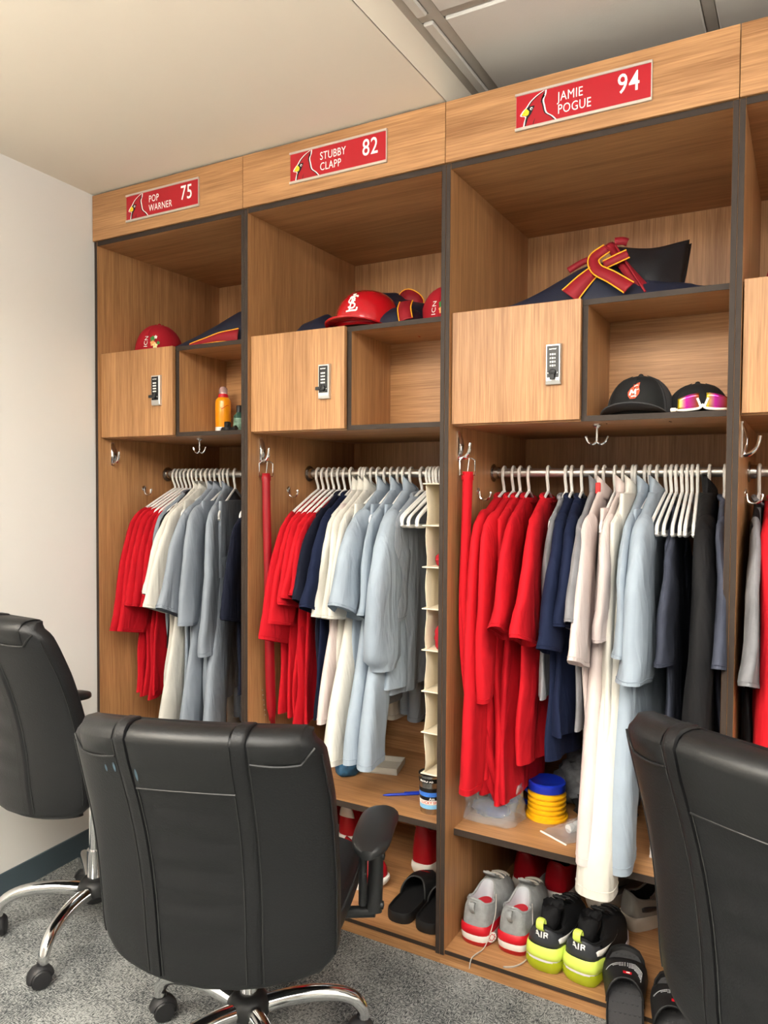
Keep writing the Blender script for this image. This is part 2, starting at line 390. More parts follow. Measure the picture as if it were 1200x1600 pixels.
def locker(i):
    a, b = S[i], S[i + 1]; W = b - a
    L = thing('locker', DESC[i], 'locker', (a, 0, 0), 0, 'oak lockers in a row')
    D = 0.661
    for x0, nm in ((0, 'side_panel'), (W - T, 'side_panel')):
        part(nm, MB().box(x0 + 0.0002, x0 + T - 0.0002, 0.0, D, 0.026, ZB), WV, L, False)
        part('edge_strip', MB().box(x0 + 0.0006, x0 + T - 0.0006, -0.0022, 0.0, 0.026, ZB - 0.001, 0.0008), BAND, L, False)
    part('top_panel', MB().box(T, W - T, 0.002, D, ZC, ZB), WX, L, False)
    part('edge_strip', MB().box(T, W - T, 0.0005, 0.002, ZC, ZB), BAND, L, False)
    part('header_board', MB().box(0.0008, W - 0.0008, -0.0099, -0.0015, ZB, ZT, 0.0008), WX, L, False)
    part('header_backing', MB().box(0.002, W - 0.002, 0.002, 0.06, ZB, ZT), WX, L, False)
    part('back_panel', MB().box(T, W - T, D - 0.012, D, 0.04, ZC), WV, L, False)
    xd = 0.368
    for z0, z1 in ((1.797, 1.811), (1.505, 1.519)):
        part('shelf', MB().box(T, W - T, 0.0285, D - 0.012, z0, z1), WX, L, False)
        part('edge_strip', MB().box(xd, W - T, 0.0265, 0.0285, z0, z1), BAND, L, False)
    part('divider', MB().box(xd, xd + 0.014, 0.0305, 0.27, 1.519, 1.797), WV, L, False)
    part('edge_strip', MB().box(xd + 0.0005, xd + 0.0135, 0.0285, 0.0305, 1.519, 1.797), BAND, L, False)
    part('cubby_back', MB().box(xd + 0.014, W - T, 0.27, 0.282, 1.519, 1.797), WX, L, False)
    d = part('door', MB().box(T + 0.003, xd, 0.0105, 0.0265, 1.509, 1.812, 0.0008), WV, L, False)
    lock(d, 0.302 if i != 0 else 0.300, 0.0105, 1.651 if i else 1.664, 'side' if i in (0, 1) else 'down')
    part('shelf', MB().box(T, W - T, 0.0605, D - 0.10, 0.345, 0.363), WX, L, False)
    part('edge_strip', MB().box(T, W - T, 0.0585, 0.0605, 0.345, 0.363), BAND, L, False)
    part('chase_panel', MB().box(T, W - T, D - 0.10, D - 0.085, 0.345, 0.50), WX, L, False)
    part('bottom_panel', MB().box(T, W - T, 0.004, D - 0.012, 0.026, 0.040), WX, L, False)
    part('edge_strip', MB().box(T, W - T, 0.002, 0.004, 0.029, 0.0395), BAND, L, False)
    part('plinth', MB().box(0.0, W, 0.0005, 0.02, 0.0, 0.026), WX, L, False)
    rod = MB().lathe([(0.0135, T), (0.0135, W - T)], (0, ROD_Y, ROD_Z), 20, axis='x')
    part('hanging_rod', rod, mat('satin_rod', (206, 203, 198), 0.42, 1.0), L)
    for x0, sg in ((T, 1), (W - T, -1)):
        part('rod_flange', MB().lathe([(0, 0), (0.028, 0), (0.028, 0.003 * sg), (0.019, 0.006 * sg), (0.018, 0.02 * sg), (0.0136, 0.021 * sg)], (x0, ROD_Y, ROD_Z), 20, axis='x'), STEEL, L)
    hook_big(L, T, 0.062, 1.452)
    hook_small(L, T, 0.215, 1.325)
    if i != 1: hook_ceiling(L, 0.385, 0.125, 1.505)
    return L
for i in range(4): locker(i)

# ------------------------------------------------------------------ name plates
SRED = mat('sign_red', (172, 27, 38), 0.3, coat=0.2); SWHITE = mat('sign_white', (245, 242, 236), 0.4); SBLACK = mat('sign_black', (20, 20, 24), 0.4)
SYEL = mat('sign_yellow', (240, 205, 40), 0.4); RAIL = mat('aluminium_rail', (214, 204, 192), 0.35, 0.6); SDRED = mat('sign_dark_red', (164, 24, 35), 0.35)
def name_plate(x, first, last, num, label):
    W, H = 0.334, 0.094
    P = thing('name_plate', label, 'sign', (x, -0.0099, 2.249), 0, 'red name plates above the lockers')
    part('holder', MB().box(0, W, -0.003, 0, 0, H), RAIL, P, False)
    for z0, z1 in ((0, 0.0075), (H - 0.0065, H)):
        part('rail', MB().box(-0.002, W + 0.001, -0.007, -0.0005, z0, z1, 0.001), RAIL, P, False)
    h0, HH = 0.0065, H - 0.0125
    part('insert', MB().box(0.001, W - 0.001, -0.0042, -0.003, h0 - 0.001, h0 + HH + 0.001), SRED, P, False)
    part('end_cap', MB().box(W - 0.002, W + 0.0006, -0.0055, 0, 0.001, H - 0.001), RAIL, P, False)
    def fn(d): return lambda a, b: (a * W, -0.0042 - d, h0 + b * HH)
    ln = [(0.063, 0.0), (0.070, 0.14), (0.080, 0.30), (0.040, 0.365), (0.062, 0.50), (0.086, 0.58), (0.117, 0.74), (0.165, 0.88), (0.222, 0.985)]
    rn = [(0.236, 0.985), (0.232, 0.86), (0.216, 0.70), (0.225, 0.52), (0.240, 0.30), (0.283, 0.16), (0.318, 0.0)]
    e = part('bird_emblem', MB().poly([fn(0.0002)(a, b) for a, b in ln + rn]), SDRED, P, False)
    wm = merge(stroke(spline([(a, b, 0) for a, b in ln], 3), 0.011, fn(0.0004)), stroke(spline([(a, b, 0) for a, b in rn], 3), 0.011, fn(0.0004)))
    part('white_outline', wm, SWHITE, e, False)
    off = [(a + 0.010, b) for a, b in ln if not (0.3 <= b <= 0.5)]
    bm = merge(stroke(spline([(a, b, 0) for a, b in [(0.096, 0.57), (0.126, 0.72), (0.170, 0.85), (0.222, 0.955)]], 3), 0.009, fn(0.0005)),
               stroke(spline([(a - 0.011, b, 0) for a, b in rn[1:]], 3), 0.010, fn(0.0005)),
               stroke([(0.138, 0.02), (0.142, 0.10), (0.152, 0.2)], [0.004, 0.006, 0.002], fn(0.0005)))
    for k in range(3):
        bm.add(stroke([(0.226, 0.93 - 0.05 * k), (0.214 - 0.004 * k, 0.84 - 0.06 * k), (0.198 - 0.002 * k, 0.72 - 0.06 * k)], [0.008, 0.008, 0.001], fn(0.0005)).v, [(0, 1, 4, 3), (1, 2, 5, 4), (3, 4, 7, 6), (4, 5, 8, 7)])
    bm.poly([fn(0.0006)(a, b) for a, b in [(0.088, 0.575), (0.112, 0.60), (0.150, 0.60), (0.136, 0.47), (0.122, 0.36), (0.098, 0.25), (0.080, 0.02), (0.071, 0.02), (0.076, 0.2), (0.086, 0.31)]])
    part('black_lines', bm, SBLACK, e, False)
    part('beak', MB().poly([fn(0.0009)(a, b) for a, b in [(0.047, 0.385), (0.064, 0.485), (0.082, 0.555), (0.096, 0.50), (0.106, 0.45), (0.103, 0.37), (0.090, 0.33), (0.070, 0.34)]]), SYEL, e, False)
    part('eye', merge(MB().poly([fn(0.0009)(0.124 + 0.011 * cos(k * pi / 5), 0.52 + 0.045 * sin(k * pi / 5)) for k in range(10)])), SWHITE, e, False)
    part('pupil', merge(MB().poly([fn(0.0012)(0.127 + 0.006 * cos(k * pi / 4), 0.51 + 0.028 * sin(k * pi / 4)) for k in range(8)]), stroke([(0.062, 0.40), (0.076, 0.43), (0.092, 0.425)], 0.005, fn(0.0012))), SBLACK, e, False)
    def put(s, size, a, b, bold, sx):
        t = text_mesh(s, size, None, bold, sx); t.xform(Matrix.Translation(fn(0.0005)(a, b)) @ Matrix.Rotation(pi / 2, 4, 'X')); return t
    part('lettering', merge(put(first, 0.0325, 0.325, 0.545, 0.0, 0.76), put(last, 0.0325, 0.325, 0.165, 0.0, 0.76)), SWHITE, P, False, label='white capital letters')
    part('number', put(num, 0.066, 0.760, 0.32, 0.0004, 0.78), SWHITE, P, False, label='large white number ' + num)
name_plate(0.186, 'POP', 'WARNER', '75', 'red name plate above the locker next to the white wall')
name_plate(0.887, 'STUBBY', 'CLAPP', '82', 'red name plate above the locker with the batting helmet, middle of three')
name_plate(1.600, 'JAMIE', 'POGUE', '94', 'red name plate under the tiled ceiling, largest of three in view')

# ------------------------------------------------------------------ hangers and clothes
def hanger_mesh():
    mb = MB(); R = 0.0046
    hk = [(0, 0.019 * cos(a), 0.0 + 0.019 * sin(a)) for a in [radians_(x) for x in range(-25, 181, 18)]]
    hk += [(0, -0.017, -0.018), (0, -0.008, -0.034), (0, -0.002, -0.044), (0, 0, -0.058)]
    mb.tube(hk, R, 7, upv=(1, 0, 0))
    loop = []
    for sg in (-1, 1):
        pts = [(0, 0, -0.056), (0, sg * 0.03, -0.066), (0, sg * 0.10, -0.095), (0, sg * 0.185, -0.132), (0, sg * 0.203, -0.146), (0, sg * 0.203, -0.158), (0, sg * 0.188, -0.166), (0, 0, -0.168)]
        mb.tube(spline(pts, 4), R, 6, upv=(1, 0, 0))
    return mb.mesh('hanger', WHITE_PL)
def radians_(d): return d * pi / 180
HM = hanger_mesh()
def hanger(x, yaw, label, group, dz=0.0, mname='clothes_hanger'):
    o = link(mname, HM, None, (x, ROD_Y, ROD_Z - 0.0005 + dz), (0, 0, yaw))
    tag(o, label, 'hanger', group); return o
def ring2(cx, hw, th, fold, n=44):
    out = []
    for k in range(n):
        a = 2 * pi * k / n; c, s = cos(a), sin(a)
        h = hw * (abs(c) ** 0.75) * (1 if c > 0 else -1)
        wv = th * (abs(s) ** 0.8) * (1 if s > 0 else -1)
        out.append((wv + fold(cx + h), cx + h))
    return out
def shirt(label, x, yaw, m, kind='short', zb=0.55, sl=0.42, ss=0.115, sw=0.085, th=0.011, hs=0.235, hem=0.26, cat='shirt', group=None, collar='crew', zs=-0.135, zn=None, seed=0, cm=None, sm_=None, bo=0.0, tw=0.0, amp=0.012, name='shirt', cuff=None, dz=0.0, sth=0.016):
    """garment on a hanger: flat body, two sleeves hanging at its front and back, collar"""
    if zn is None: zn = -0.072 if collar == 'crew' else -0.052
    rnd = random.Random(seed * 17 + int(x * 1000)); ph = rnd.uniform(0, 6); k1 = rnd.uniform(18, 28); k2 = rnd.uniform(42, 60); bend = rnd.uniform(-0.012, 0.012)
    G = thing(name, label, cat, (x, ROD_Y, ROD_Z + dz), yaw, group)
    Zb = zb - ROD_Z - dz
    rows = []
    zl = [zn - 0.004, zn - 0.012, lerp(zn, zs, 0.35), lerp(zn, zs, 0.7), zs, zs - 0.03, zs - 0.08, zs - 0.15]
    nb = 16
    zl += [lerp(zs - 0.15, Zb, i / nb) for i in range(1, nb + 1)]
    for z in zl:
        t = sm((zs - z) / (zs - Zb)) if z < zs else 0.0
        if z > zs: hw = lerp(hs, 0.066 if collar != 'crew' else 0.078, ((z - zs) / (zn - zs)) ** 0.9)
        else: hw = interp([(Zb, hem), (zs - 0.25, hs * 0.99), (zs, hs)], z)
        hw += 0.006 * sin(z * 23 + ph) * t
        thk = interp([(Zb, th * 1.5), (zs - 0.1, th * 1.25), (zs, th), (zn, th * 0.95)], z)
        A = amp * t
        def fold(h, A=A, z=z): return A * sin(k1 * h + ph + 1.4 * z) + 0.5 * A * sin(k2 * h + 2 * ph - 2.2 * z) + 0.010 * (0.35 + t) * noise.noise(Vector((h * 9, z * 3.5 + ph, ph))) + bend * t + tw * t * (-h)
        cx = bo * t
        rr = ring2(cx, hw, thk, fold)
        # lower hem drops a little in the middle
        rows.append([(a, b if b < 0.25 else 0.25 + 0.45 * (b - 0.25), z - 0.012 * t * cos(3 * b + ph)) for a, b in rr])
    last = rows[-1]
    rows.append([(p[0] * 0.96, p[1] * 0.985, p[2] + 0.012) for p in last])
    part('body', MB().loft(rows), m, G, True, 60)
    if kind != 'none':
        hs0, ss0 = hs, ss
        for sg in (-1, 1):
            hs, ss = (hs0, ss0) if sg < 0 else (hs0 - 0.06, 0.0)
            if kind == 'short':
                path = [(sg * (hs - 0.075), zs - 0.015), (sg * (hs - 0.02), zs - 0.07), (sg * (hs + ss * 0.35), zs - sl * 0.45), (sg * (hs + ss * 0.75), zs - sl * 0.8), (sg * (hs + ss), zs - sl)]
                wd = [0.05, 0.078, sw, sw * 1.02, sw * 1.0]
            else:
                path = [(sg * (hs - 0.07), zs - 0.015), (sg * (hs - 0.01), zs - 0.08), (sg * (hs + ss * 0.6), zs - sl * 0.45), (sg * (hs + ss), zs - sl * 0.8), (sg * (hs + ss * 0.95), zs - sl)]
                wd = [0.05, 0.078, sw * 1.05, sw * 0.85, sw * 0.62]
            P = spline([(0, a, b) for a, b in path], 4); rings = []
            for i, p in enumerate(P):
                t = i / (len(P) - 1)
                a = P[max(i - 1, 0)]; b = P[min(i + 1, len(P) - 1)]; tg = (b - a).normalized(); nr = Vector((0, -tg.z, tg.y))
                ww = interp([(j / (len(wd) - 1), q) for j, q in enumerate(wd)], t); 
                if cuff and t > 0.93: ww *= 0.72
                tt = sth * (0.75 + 0.45 * t) * (0.8 if cuff and t > 0.93 else 1)
                ring = []
                ff = rnd.uniform(-0.001, 0.001)
                for k in range(18):
                    q = 2 * pi * k / 18; c, s_ = cos(q), sin(q)
                    al = ww * (abs(c) ** 0.75) * (1 if c > 0 else -1); tv = tt * (abs(s_) ** 0.85) * (1 if s_ > 0 else -1)
                    fv = 0.006 * t * sin(al * 48 + ph + t * 3) + 0.006 * sin(pi * t) + ff + 0.010 * noise.noise(Vector((al * 14, t * 3.0, ph)))
                    ring.append(Vector((tv + fv + 0.004, p.y, p.z)) + nr * al)
                rings.append(ring)
            c0 = sum(rings[-1], Vector()) / 18
            rings.append([c0 + (q - c0) * 0.9 - (P[-1] - P[-2]).normalized() * 0.016 for q in rings[-1]])
            so = part('sleeve', MB().loft(rings), sm_ or m, G, True, 60)
            if not cuff:
                e1 = [q + (P[-1] - P[-2]).normalized() * 0.0 for q in rings[-2]]
                i0 = len(rings) - 3
                hemr = [c + (c - c0) * 0.012 for c in [lerp(rings[-2][k], rings[-3][k], 0.75) for k in range(18)]]
                part('hem_stitch', MB().tube(hemr, 0.0011, 5, closed=True), sm_ or m, so)
    if collar == 'crew':
        pts = [(0.012 * cos(a) * 1.0, 0.080 * sin(a), zn - 0.006 - 0.012 * cos(a)) for a in [2 * pi * k / 20 for k in range(20)]]
        part('collar', MB().tube(pts, 0.007, 7, closed=True), cm or m, G)
    elif collar in ('stand', 'v'):
        g = []
        for j in range(5):
            t = j / 4; hgt = 0.055 if collar == 'stand' else 0.036
            g.append([(lerp(0.014, 0.02, t) * cos(a), lerp(0.072, 0.052, t) * sin(a) - 0.004 * t, zn - 0.018 + hgt * t * (0.72 + 0.28 * cos(a + 2.2)) - 0.010 * cos(a)) for a in [2 * pi * k / 24 for k in range(25)]])
        part('collar', MB().sheet(g), cm or m, G, solid=0.003)
    return G
def trousers(label, x, yaw, m, zb=0.5, hc=0.30, hw=0.066, th=0.014, top=-0.10, group=None, seed=0, thb=None, zb2=None, dx=0.0, wst=0.19):
    rnd = random.Random(seed + int(x * 999)); ph = rnd.uniform(0, 6)
    G = thing('trousers', label, 'trousers', (x, ROD_Y, ROD_Z), yaw, group)
    r = []
    for z in [top, top - 0.02, top - 0.045, top - 0.12, top - 0.2, top - 0.27]:
        t = (top - z) / 0.27
        r.append([(a, b, z) for a, b in ring2(0, lerp(wst, wst + 0.04, t), lerp(th * 0.8, th, t), lambda h: 0.004 * sin(30 * h + ph) * t)])
    part('waist', MB().loft(r), m, G, True, 60)
    for sg in (-1, 1):
        rings = []; Zb = (zb if sg < 0 or zb2 is None else zb2) - ROD_Z; z0 = top - 0.20; n = 18
        for i in range(n + 1):
            t = i / n; z = lerp(z0, Zb, t); cx = sg * lerp(wst * 0.55, hc if sg < 0 else min(hc, 0.20), sm(t)); tt = lerp(th * 1.05, thb or th * 1.2, t); hh = lerp(0.115, hw, sm(t * 1.1))
            rings.append([(a + dx * t * (1 if sg < 0 else 0), b, z - 0.006 * t * sin(9 * b + ph)) for a, b in ring2(cx, hh, tt, lambda h: t * 0.006 * sin(38 * h + ph + 3 * t), 22)])
        q = rings[-1]; rings.append([(lerp(p[0], dx if sg < 0 else 0, 0.1), lerp(p[1], cx, 0.08), p[2] + 0.014) for p in q])
        lg = part('trouser_leg', MB().loft(rings), m, G, True, 60)
        st = [lerp(Vector(rings[-2][k]), Vector(rings[-3][k]), 0.5) for k in range(22)]; c0 = sum(st, Vector()) / 22
        part('hem_stitch', MB().tube([c0 + (s_ - c0) * 1.01 for s_ in st], 0.0011, 5, closed=True), m, lg)
    return G
WHL = 'white plastic hanger '
# ---- first locker (beside the wall)
HG = 'hangers in the locker by the wall'
y1 = 0.14
for k, (x, m) in enumerate([(0.064, RED3), (0.084, RED), (0.104, RED), (0.124, RED3), (0.146, RED)]):
    shirt(['red long-bodied shirt hanging closest to the wall', 'red shirt hanging second from the wall', 'red shirt hanging third from the wall',
           'red shirt hanging fourth from the wall', 'red shirt hanging next to the white jerseys by the wall'][k], x, y1 + 0.01 * k, m, zb=0.545 + 0.012 * (k % 3), sl=0.43 if k in (0, 1) else 0.34, ss=0.075 - 0.008 * k, seed=k,
          hem=0.25 + 0.01 * (k % 2), group='red shirts in the locker by the wall', sw=0.08, zn=-0.098, zs=-0.150, hs=0.232 - 0.006 * k)
    hanger(x, y1 + 0.01 * k, WHL + 'carrying a red shirt by the wall', HG)
shirt('thin pale grey shirt squeezed between red and black shirts', 0.166, y1 + .03, GREY, zb=0.72, sl=0.22, ss=-0.03, seed=11, hs=0.20, hem=0.19); hanger(0.166, y1 + .03, WHL + 'carrying the thin pale grey shirt', HG)
shirt('black shirt squeezed before the white jerseys by the wall', 0.188, y1 + .03, BLACKC, zb=0.72, sl=0.2, ss=-0.03, seed=12, hs=0.195, hem=0.19); hanger(0.188, y1 + .03, WHL + 'carrying the black shirt', HG)
for k, x in enumerate((0.212, 0.236)):
    shirt(['white jersey hanging behind another by the wall', 'white jersey with loose sleeve, rightmost by the wall'][k], x, y1 + .03, CREAM, zb=0.56, sl=0.31 + 0.04 * k, ss=0.09, sw=0.075, seed=20 + k, collar='v', group='white jerseys in the locker by the wall', hs=0.23 - .012 * (1 - k)); hanger(x, y1 + .03, WHL + 'carrying a white jersey by the wall', HG)
trousers('long white trousers hanging below the white jerseys by the wall', 0.258, y1 + .04, CREAM, zb=0.36, hc=0.29, hw=0.075, seed=1); hanger(0.258, y1 + .04, WHL + 'carrying the white trousers by the wall', HG)
for k, x in enumerate((0.280, 0.304, 0.340)):
    shirt(['grey jersey with a wide sleeve next to the white trousers', 'grey jersey in the middle of three by the wall', 'grey jersey with open placket, rightmost of three by the wall'][k],
          x, (0.24, 0.30, 0.44)[k], GREY, zb=0.55, sl=(0.35, 0.40, 0.50)[k], ss=(0.105, 0.04, 0.02)[k], sw=0.085, seed=30 + k, collar='v', group='grey jerseys in the locker by the wall', th=0.013, sth=0.02); hanger(x, (0.24, 0.30, 0.44)[k], WHL + 'carrying a grey jersey by the wall', HG)
trousers('long grey trousers left of another pair, by the wall', 0.322, 0.28, GREY, zb=0.40, hc=0.27, hw=0.09, seed=3, th=0.018); hanger(0.322, 0.28, WHL + 'carrying grey trousers by the wall', HG)
trousers('long grey trousers hanging rightmost by the wall', 0.372, 0.42, GREY, zb=0.40, hc=0.25, hw=0.10, seed=4, th=0.02); hanger(0.372, 0.42, WHL + 'rightmost of those by the wall', HG)
shirt('dark navy shirt half hidden by the locker post', 0.50, 0.30, DNAVY, zb=0.62, sl=0.33, ss=0.06, seed=40, zs=-0.17, zn=-0.075); hanger(0.50, 0.30, WHL + 'carrying the dark navy shirt', HG)
# ---- second locker
HG = 'hangers in the locker with the helmet'
RL = ['red shirt hanging next to the red belt, short sleeves', 'red shirt second from the belt', 'red shirt third from the belt', 'red shirt fourth from the belt', 'red shirt next to the navy shirts, below the helmet']
for k, (x, m) in enumerate([(0.754, RED), (0.776, RED2), (0.798, RED), (0.820, RED2), (0.842, RED)]):
    shirt(RL[k], x, 0.12, m, zb=(0.60, 0.58, 0.555, 0.57, 0.56)[k], sl=(0.39, 0.34, 0.28, 0.26, 0.25)[k], ss=(0.085, 0.055, 0.05, 0.05, 0.05)[k], seed=50 + k, group='red shirts below the helmet', sw=0.08, zn=-0.096, zs=-0.150)
    hanger(x, 0.12, WHL + 'carrying a red shirt below the helmet', HG)
shirt('near-black navy shirt hanging left of the brighter navy shirt', 0.866, 0.16, DNAVY, zb=0.60, sl=0.28, ss=0.085, seed=60); hanger(0.866, 0.16, WHL + 'carrying the near-black navy shirt', HG)
shirt('navy short-sleeved shirt between red and white clothes', 0.892, 0.18, NAVY, zb=0.60, sl=0.30, ss=0.085, sw=0.09, seed=61, sth=0.022); hanger(0.892, 0.18, WHL + 'carrying the navy shirt', HG)
for k, x in enumerate((0.930, 0.952, 0.975)):
    shirt(['white jersey next to the navy shirt', 'white jersey in the middle of three below the helmet', 'white jersey next to the pale grey jerseys'][k], x, 0.14, CREAM, zb=0.62, sl=0.32, ss=0.06 - 0.012 * k, seed=70 + k, collar='stand', group='white jerseys below the helmet', sw=0.07)
    hanger(x, 0.14, WHL + 'carrying a white jersey below the helmet', HG)
trousers('pale pink trousers hanging behind white trousers', 0.942, 0.14, PINK, zb=0.60, hc=0.28, hw=0.055, seed=6)
trousers('white trousers hanging in front of pale blue ones', 1.000, 0.12, CREAM, zb=0.495, hc=0.30, hw=0.075, seed=5, th=0.018, thb=0.03); hanger(1.0, 0.12, WHL + 'carrying white trousers below the helmet', HG)
hanger(0.942, 0.14, WHL + 'carrying the pale pink trousers', HG)
shirt('pale grey jersey with a wide short sleeve facing the room', 1.028, 0.12, BLUEGREY, zb=0.60, sl=0.29, ss=0.09, sw=0.10, seed=80, collar='stand', th=0.014, sth=0.03); hanger(1.028, 0.12, WHL + 'carrying the wide-sleeved pale grey jersey', HG)
trousers('pale blue trousers with straight hem beside white trousers', 1.052, 0.16, BLUEGREY, zb=0.525, hc=0.315, hw=0.07, seed=7, th=0.018, thb=0.025); hanger(1.052, 0.16, WHL + 'carrying pale blue trousers with the straight hem', HG)
shirt('pale grey jersey between two others, short collar', 1.078, 0.14, BLUEGREY, zb=0.66, sl=0.30, ss=0.03, seed=81, collar='stand', th=0.013); hanger(1.078, 0.14, WHL + 'carrying the middle pale grey jersey', HG)
trousers('pale blue trousers with the lowest hem below the helmet', 1.098, 0.18, BLUEGREY, zb=0.505, hc=0.315, hw=0.07, seed=8, th=0.018, thb=0.03); hanger(1.098, 0.18, WHL + 'carrying the lowest pale blue trousers', HG)
shirt('pale grey jacket with a long gathered sleeve', 1.125, 0.14, BLUEGREY, kind='long', zb=0.72, sl=0.46, ss=0.02, sw=0.125, seed=82, collar='stand', th=0.018, sth=0.035, cuff=True, cat='jacket', name='jacket'); hanger(1.125, 0.14, WHL + 'carrying the pale grey jacket', HG)
shirt('pale grey jersey deep behind the long gathered sleeve', 1.165, 0.05, GREY, zb=0.70, sl=0.32, ss=0.0, seed=83, th=0.016, hs=0.20, hem=0.22); hanger(1.165, 0.05, WHL + 'carrying the deepest grey jersey', HG)
for k in range(6): hanger(1.188 + 0.012 * k, (0.02, 0.0, 0.05, -0.02, 0.06, 0.02)[k], 'empty white plastic hanger beside the canvas organizer', 'empty hangers beside the organizer')
# ---- third locker
HG = 'hangers in the locker with the folded jacket'
R3 = ['red long-sleeved shirt hanging next to the woven red belt', 'red shirt second from the woven belt, long sleeve', 'red shirt third from the woven belt', 'red loose shirt with flared short sleeve above the pump', 'red shirt with striped collar next to the navy shirts']
for k, (x, m, kd, sl, ss, zb, yw) in enumerate([(1.450, RED2, 'long', 0.76, 0.05, 0.50, 0.05), (1.480, RED2, 'long', 0.50, 0.04, 0.47, 0.06), (1.502, RED2, 'none', 0.3, 0.05, 0.445, 0.08), (1.530, RED, 'short', 0.30, 0.10, 0.44, 0.10), (1.590, RED2, 'short', 0.32, 0.085, 0.56, 0.10)]):
    shirt(R3[k], x, yw, m, kind=kd, zb=zb, sl=sl, ss=ss, sw=0.085 if kd == 'short' else 0.075, seed=90 + k, group='red shirts above the plastic bag', th=0.016, sth=0.02, amp=0.018, hs=0.24, hem=0.25)
    hanger(x, yw, WHL + 'carrying a red shirt above the plastic bag', HG)
shirt('black and grey striped shirt left of the navy shirts', 1.645, 0.06, HEATHER, zb=0.75, sl=0.3, ss=0.0, seed=96, hs=0.2); hanger(1.645, 0.06, WHL + 'carrying the striped shirt', HG)
for k, x in enumerate((1.662, 1.692)):
    shirt(['navy shirt with long drape, left of two above the pump', 'navy shirt right of two above the pump'][k], x, 0.10, NAVY, zb=(0.60, 0.66)[k], sl=(0.34, 0.28)[k], ss=0.08 - .03 * k, sw=0.085, seed=100 + k, group='navy shirts above the pump', th=0.016, sth=0.022, amp=0.02)
    hanger(x, 0.10, WHL + 'carrying a navy shirt above the pump', HG)
_g = shirt('grey shirt with a red neck label', 1.735, 0.05, HEATHER, zb=0.70, sl=0.27, ss=0.075, seed=105, collar='stand'); part('neck_label', MB().box(0.010, 0.024, -0.075, -0.066, -0.062, -0.030, 0.002), mat('label_red', (200, 40, 40), 0.6), _g); hanger(1.735, 0.05, WHL + 'carrying the grey shirt with the red label', HG)
shirt('pale pink shirt with short sleeve beside the grey shirt', 1.757, 0.03, PINK, zb=0.62, sl=0.36, ss=0.09, seed=106, collar='stand'); hanger(1.757, 0.03, WHL + 'carrying the pale pink shirt', HG)
trousers('pale pink trousers hanging beside the long cream trousers', 1.788, 0.04, PINK, zb=0.40, hc=0.31, hw=0.07, seed=9, th=0.018, thb=0.03); hanger(1.788, 0.04, WHL + 'carrying the long pale pink trousers', HG)
shirt('pale pink jersey behind the cream trousers', 1.812, 0.0, PINK, zb=0.66, sl=0.30, ss=-0.02, seed=107, collar='stand'); hanger(1.812, 0.0, WHL + 'carrying the pale pink jersey', HG)
trousers('long cream trousers reaching below the shelf edge', 1.846, 0.0, CREAM, zb=0.315, hc=0.335, hw=0.05, seed=10, th=0.02, thb=0.050, dx=-0.012, zb2=0.46, top=-0.06); hanger(1.846, 0.0, WHL + 'carrying the long cream trousers', HG)
shirt('sleeveless cream top above the long cream trousers', 1.838, 0.0, CREAM, kind='none', zb=0.62, hs=0.262, hem=0.31, seed=108, collar='stand', th=0.016); hanger(1.838, 0.0, WHL + 'carrying the sleeveless cream top', HG)
shirt('pale blue jersey next to the cream trousers', 1.872, -0.02, BLUEGREY, zb=0.60, sl=0.34, ss=0.02, seed=110, collar='stand', th=0.015); hanger(1.872, -0.02, WHL + 'carrying the left pale blue jersey', HG)
trousers('pale blue trousers bunched on the shelf', 1.885, -0.03, BLUEGREY, zb=0.385, hc=0.29, hw=0.07, seed=11, th=0.018, thb=0.04); hanger(1.885, -0.03, WHL + 'carrying the bunched pale blue trousers', HG)
shirt('pale blue jersey right of two, long body', 1.905, -0.03, BLUEGREY, zb=0.56, sl=0.40, ss=0.03, seed=111, collar='stand', th=0.018, sth=0.03, sw=0.1); hanger(1.905, -0.03, WHL + 'carrying the right pale blue jersey', HG)
shirt('slate grey shirt behind the empty hangers', 1.962, 0.0, SLATE, zb=0.60, sl=0.30, ss=0.0, seed=112, hs=0.2, hem=0.22, zs=-0.19, zn=-0.1); hanger(1.955, 0.0, 'empty white plastic hanger before the black jacket', 'empty hangers before the black jacket')
for k in range(6): hanger((1.928, 1.942, 1.970, 1.983, 1.996, 2.010)[k], (-0.03, -0.02, 0.03, 0.05, 0.05, 0.08)[k], 'empty white plastic hanger before the black jacket', 'empty hangers before the black jacket')
shirt('black long-sleeved jacket hanging beside the post', 2.040, 0.03, BLACKC, kind='long', zb=0.56, sl=0.62, ss=0.07, sw=0.09, seed=113, collar='stand', th=0.022, sth=0.03, cat='jacket', name='jacket'); hanger(2.040, 0.03, WHL + 'carrying the black jacket', HG)
shirt('slate blue shirt half hidden by the right post', 2.078, 0.05, SLATE, zb=0.70, sl=0.34, ss=0.06, seed=114); hanger(2.078, 0.05, WHL + 'carrying the slate blue shirt', HG)
# ---- fourth locker
HG = 'hangers at the right edge'
shirt('black and grey raglan shirt at the right edge', 2.162, 0.0, BLACKC, sm_=HEATHER, kind='short', zb=0.62, sl=0.37, ss=0.075, seed=120, collar='crew', cm=HEATHER); hanger(2.162, 0.0, WHL + 'carrying the raglan shirt', HG)
shirt('long red shirt at the right edge', 2.198, 0.0, RED2, kind='long', zb=0.50, sl=0.7, ss=0.02, seed=121, th=0.022, sth=0.03, hem=0.30); hanger(2.198, 0.0, WHL + 'carrying the long red shirt', HG)

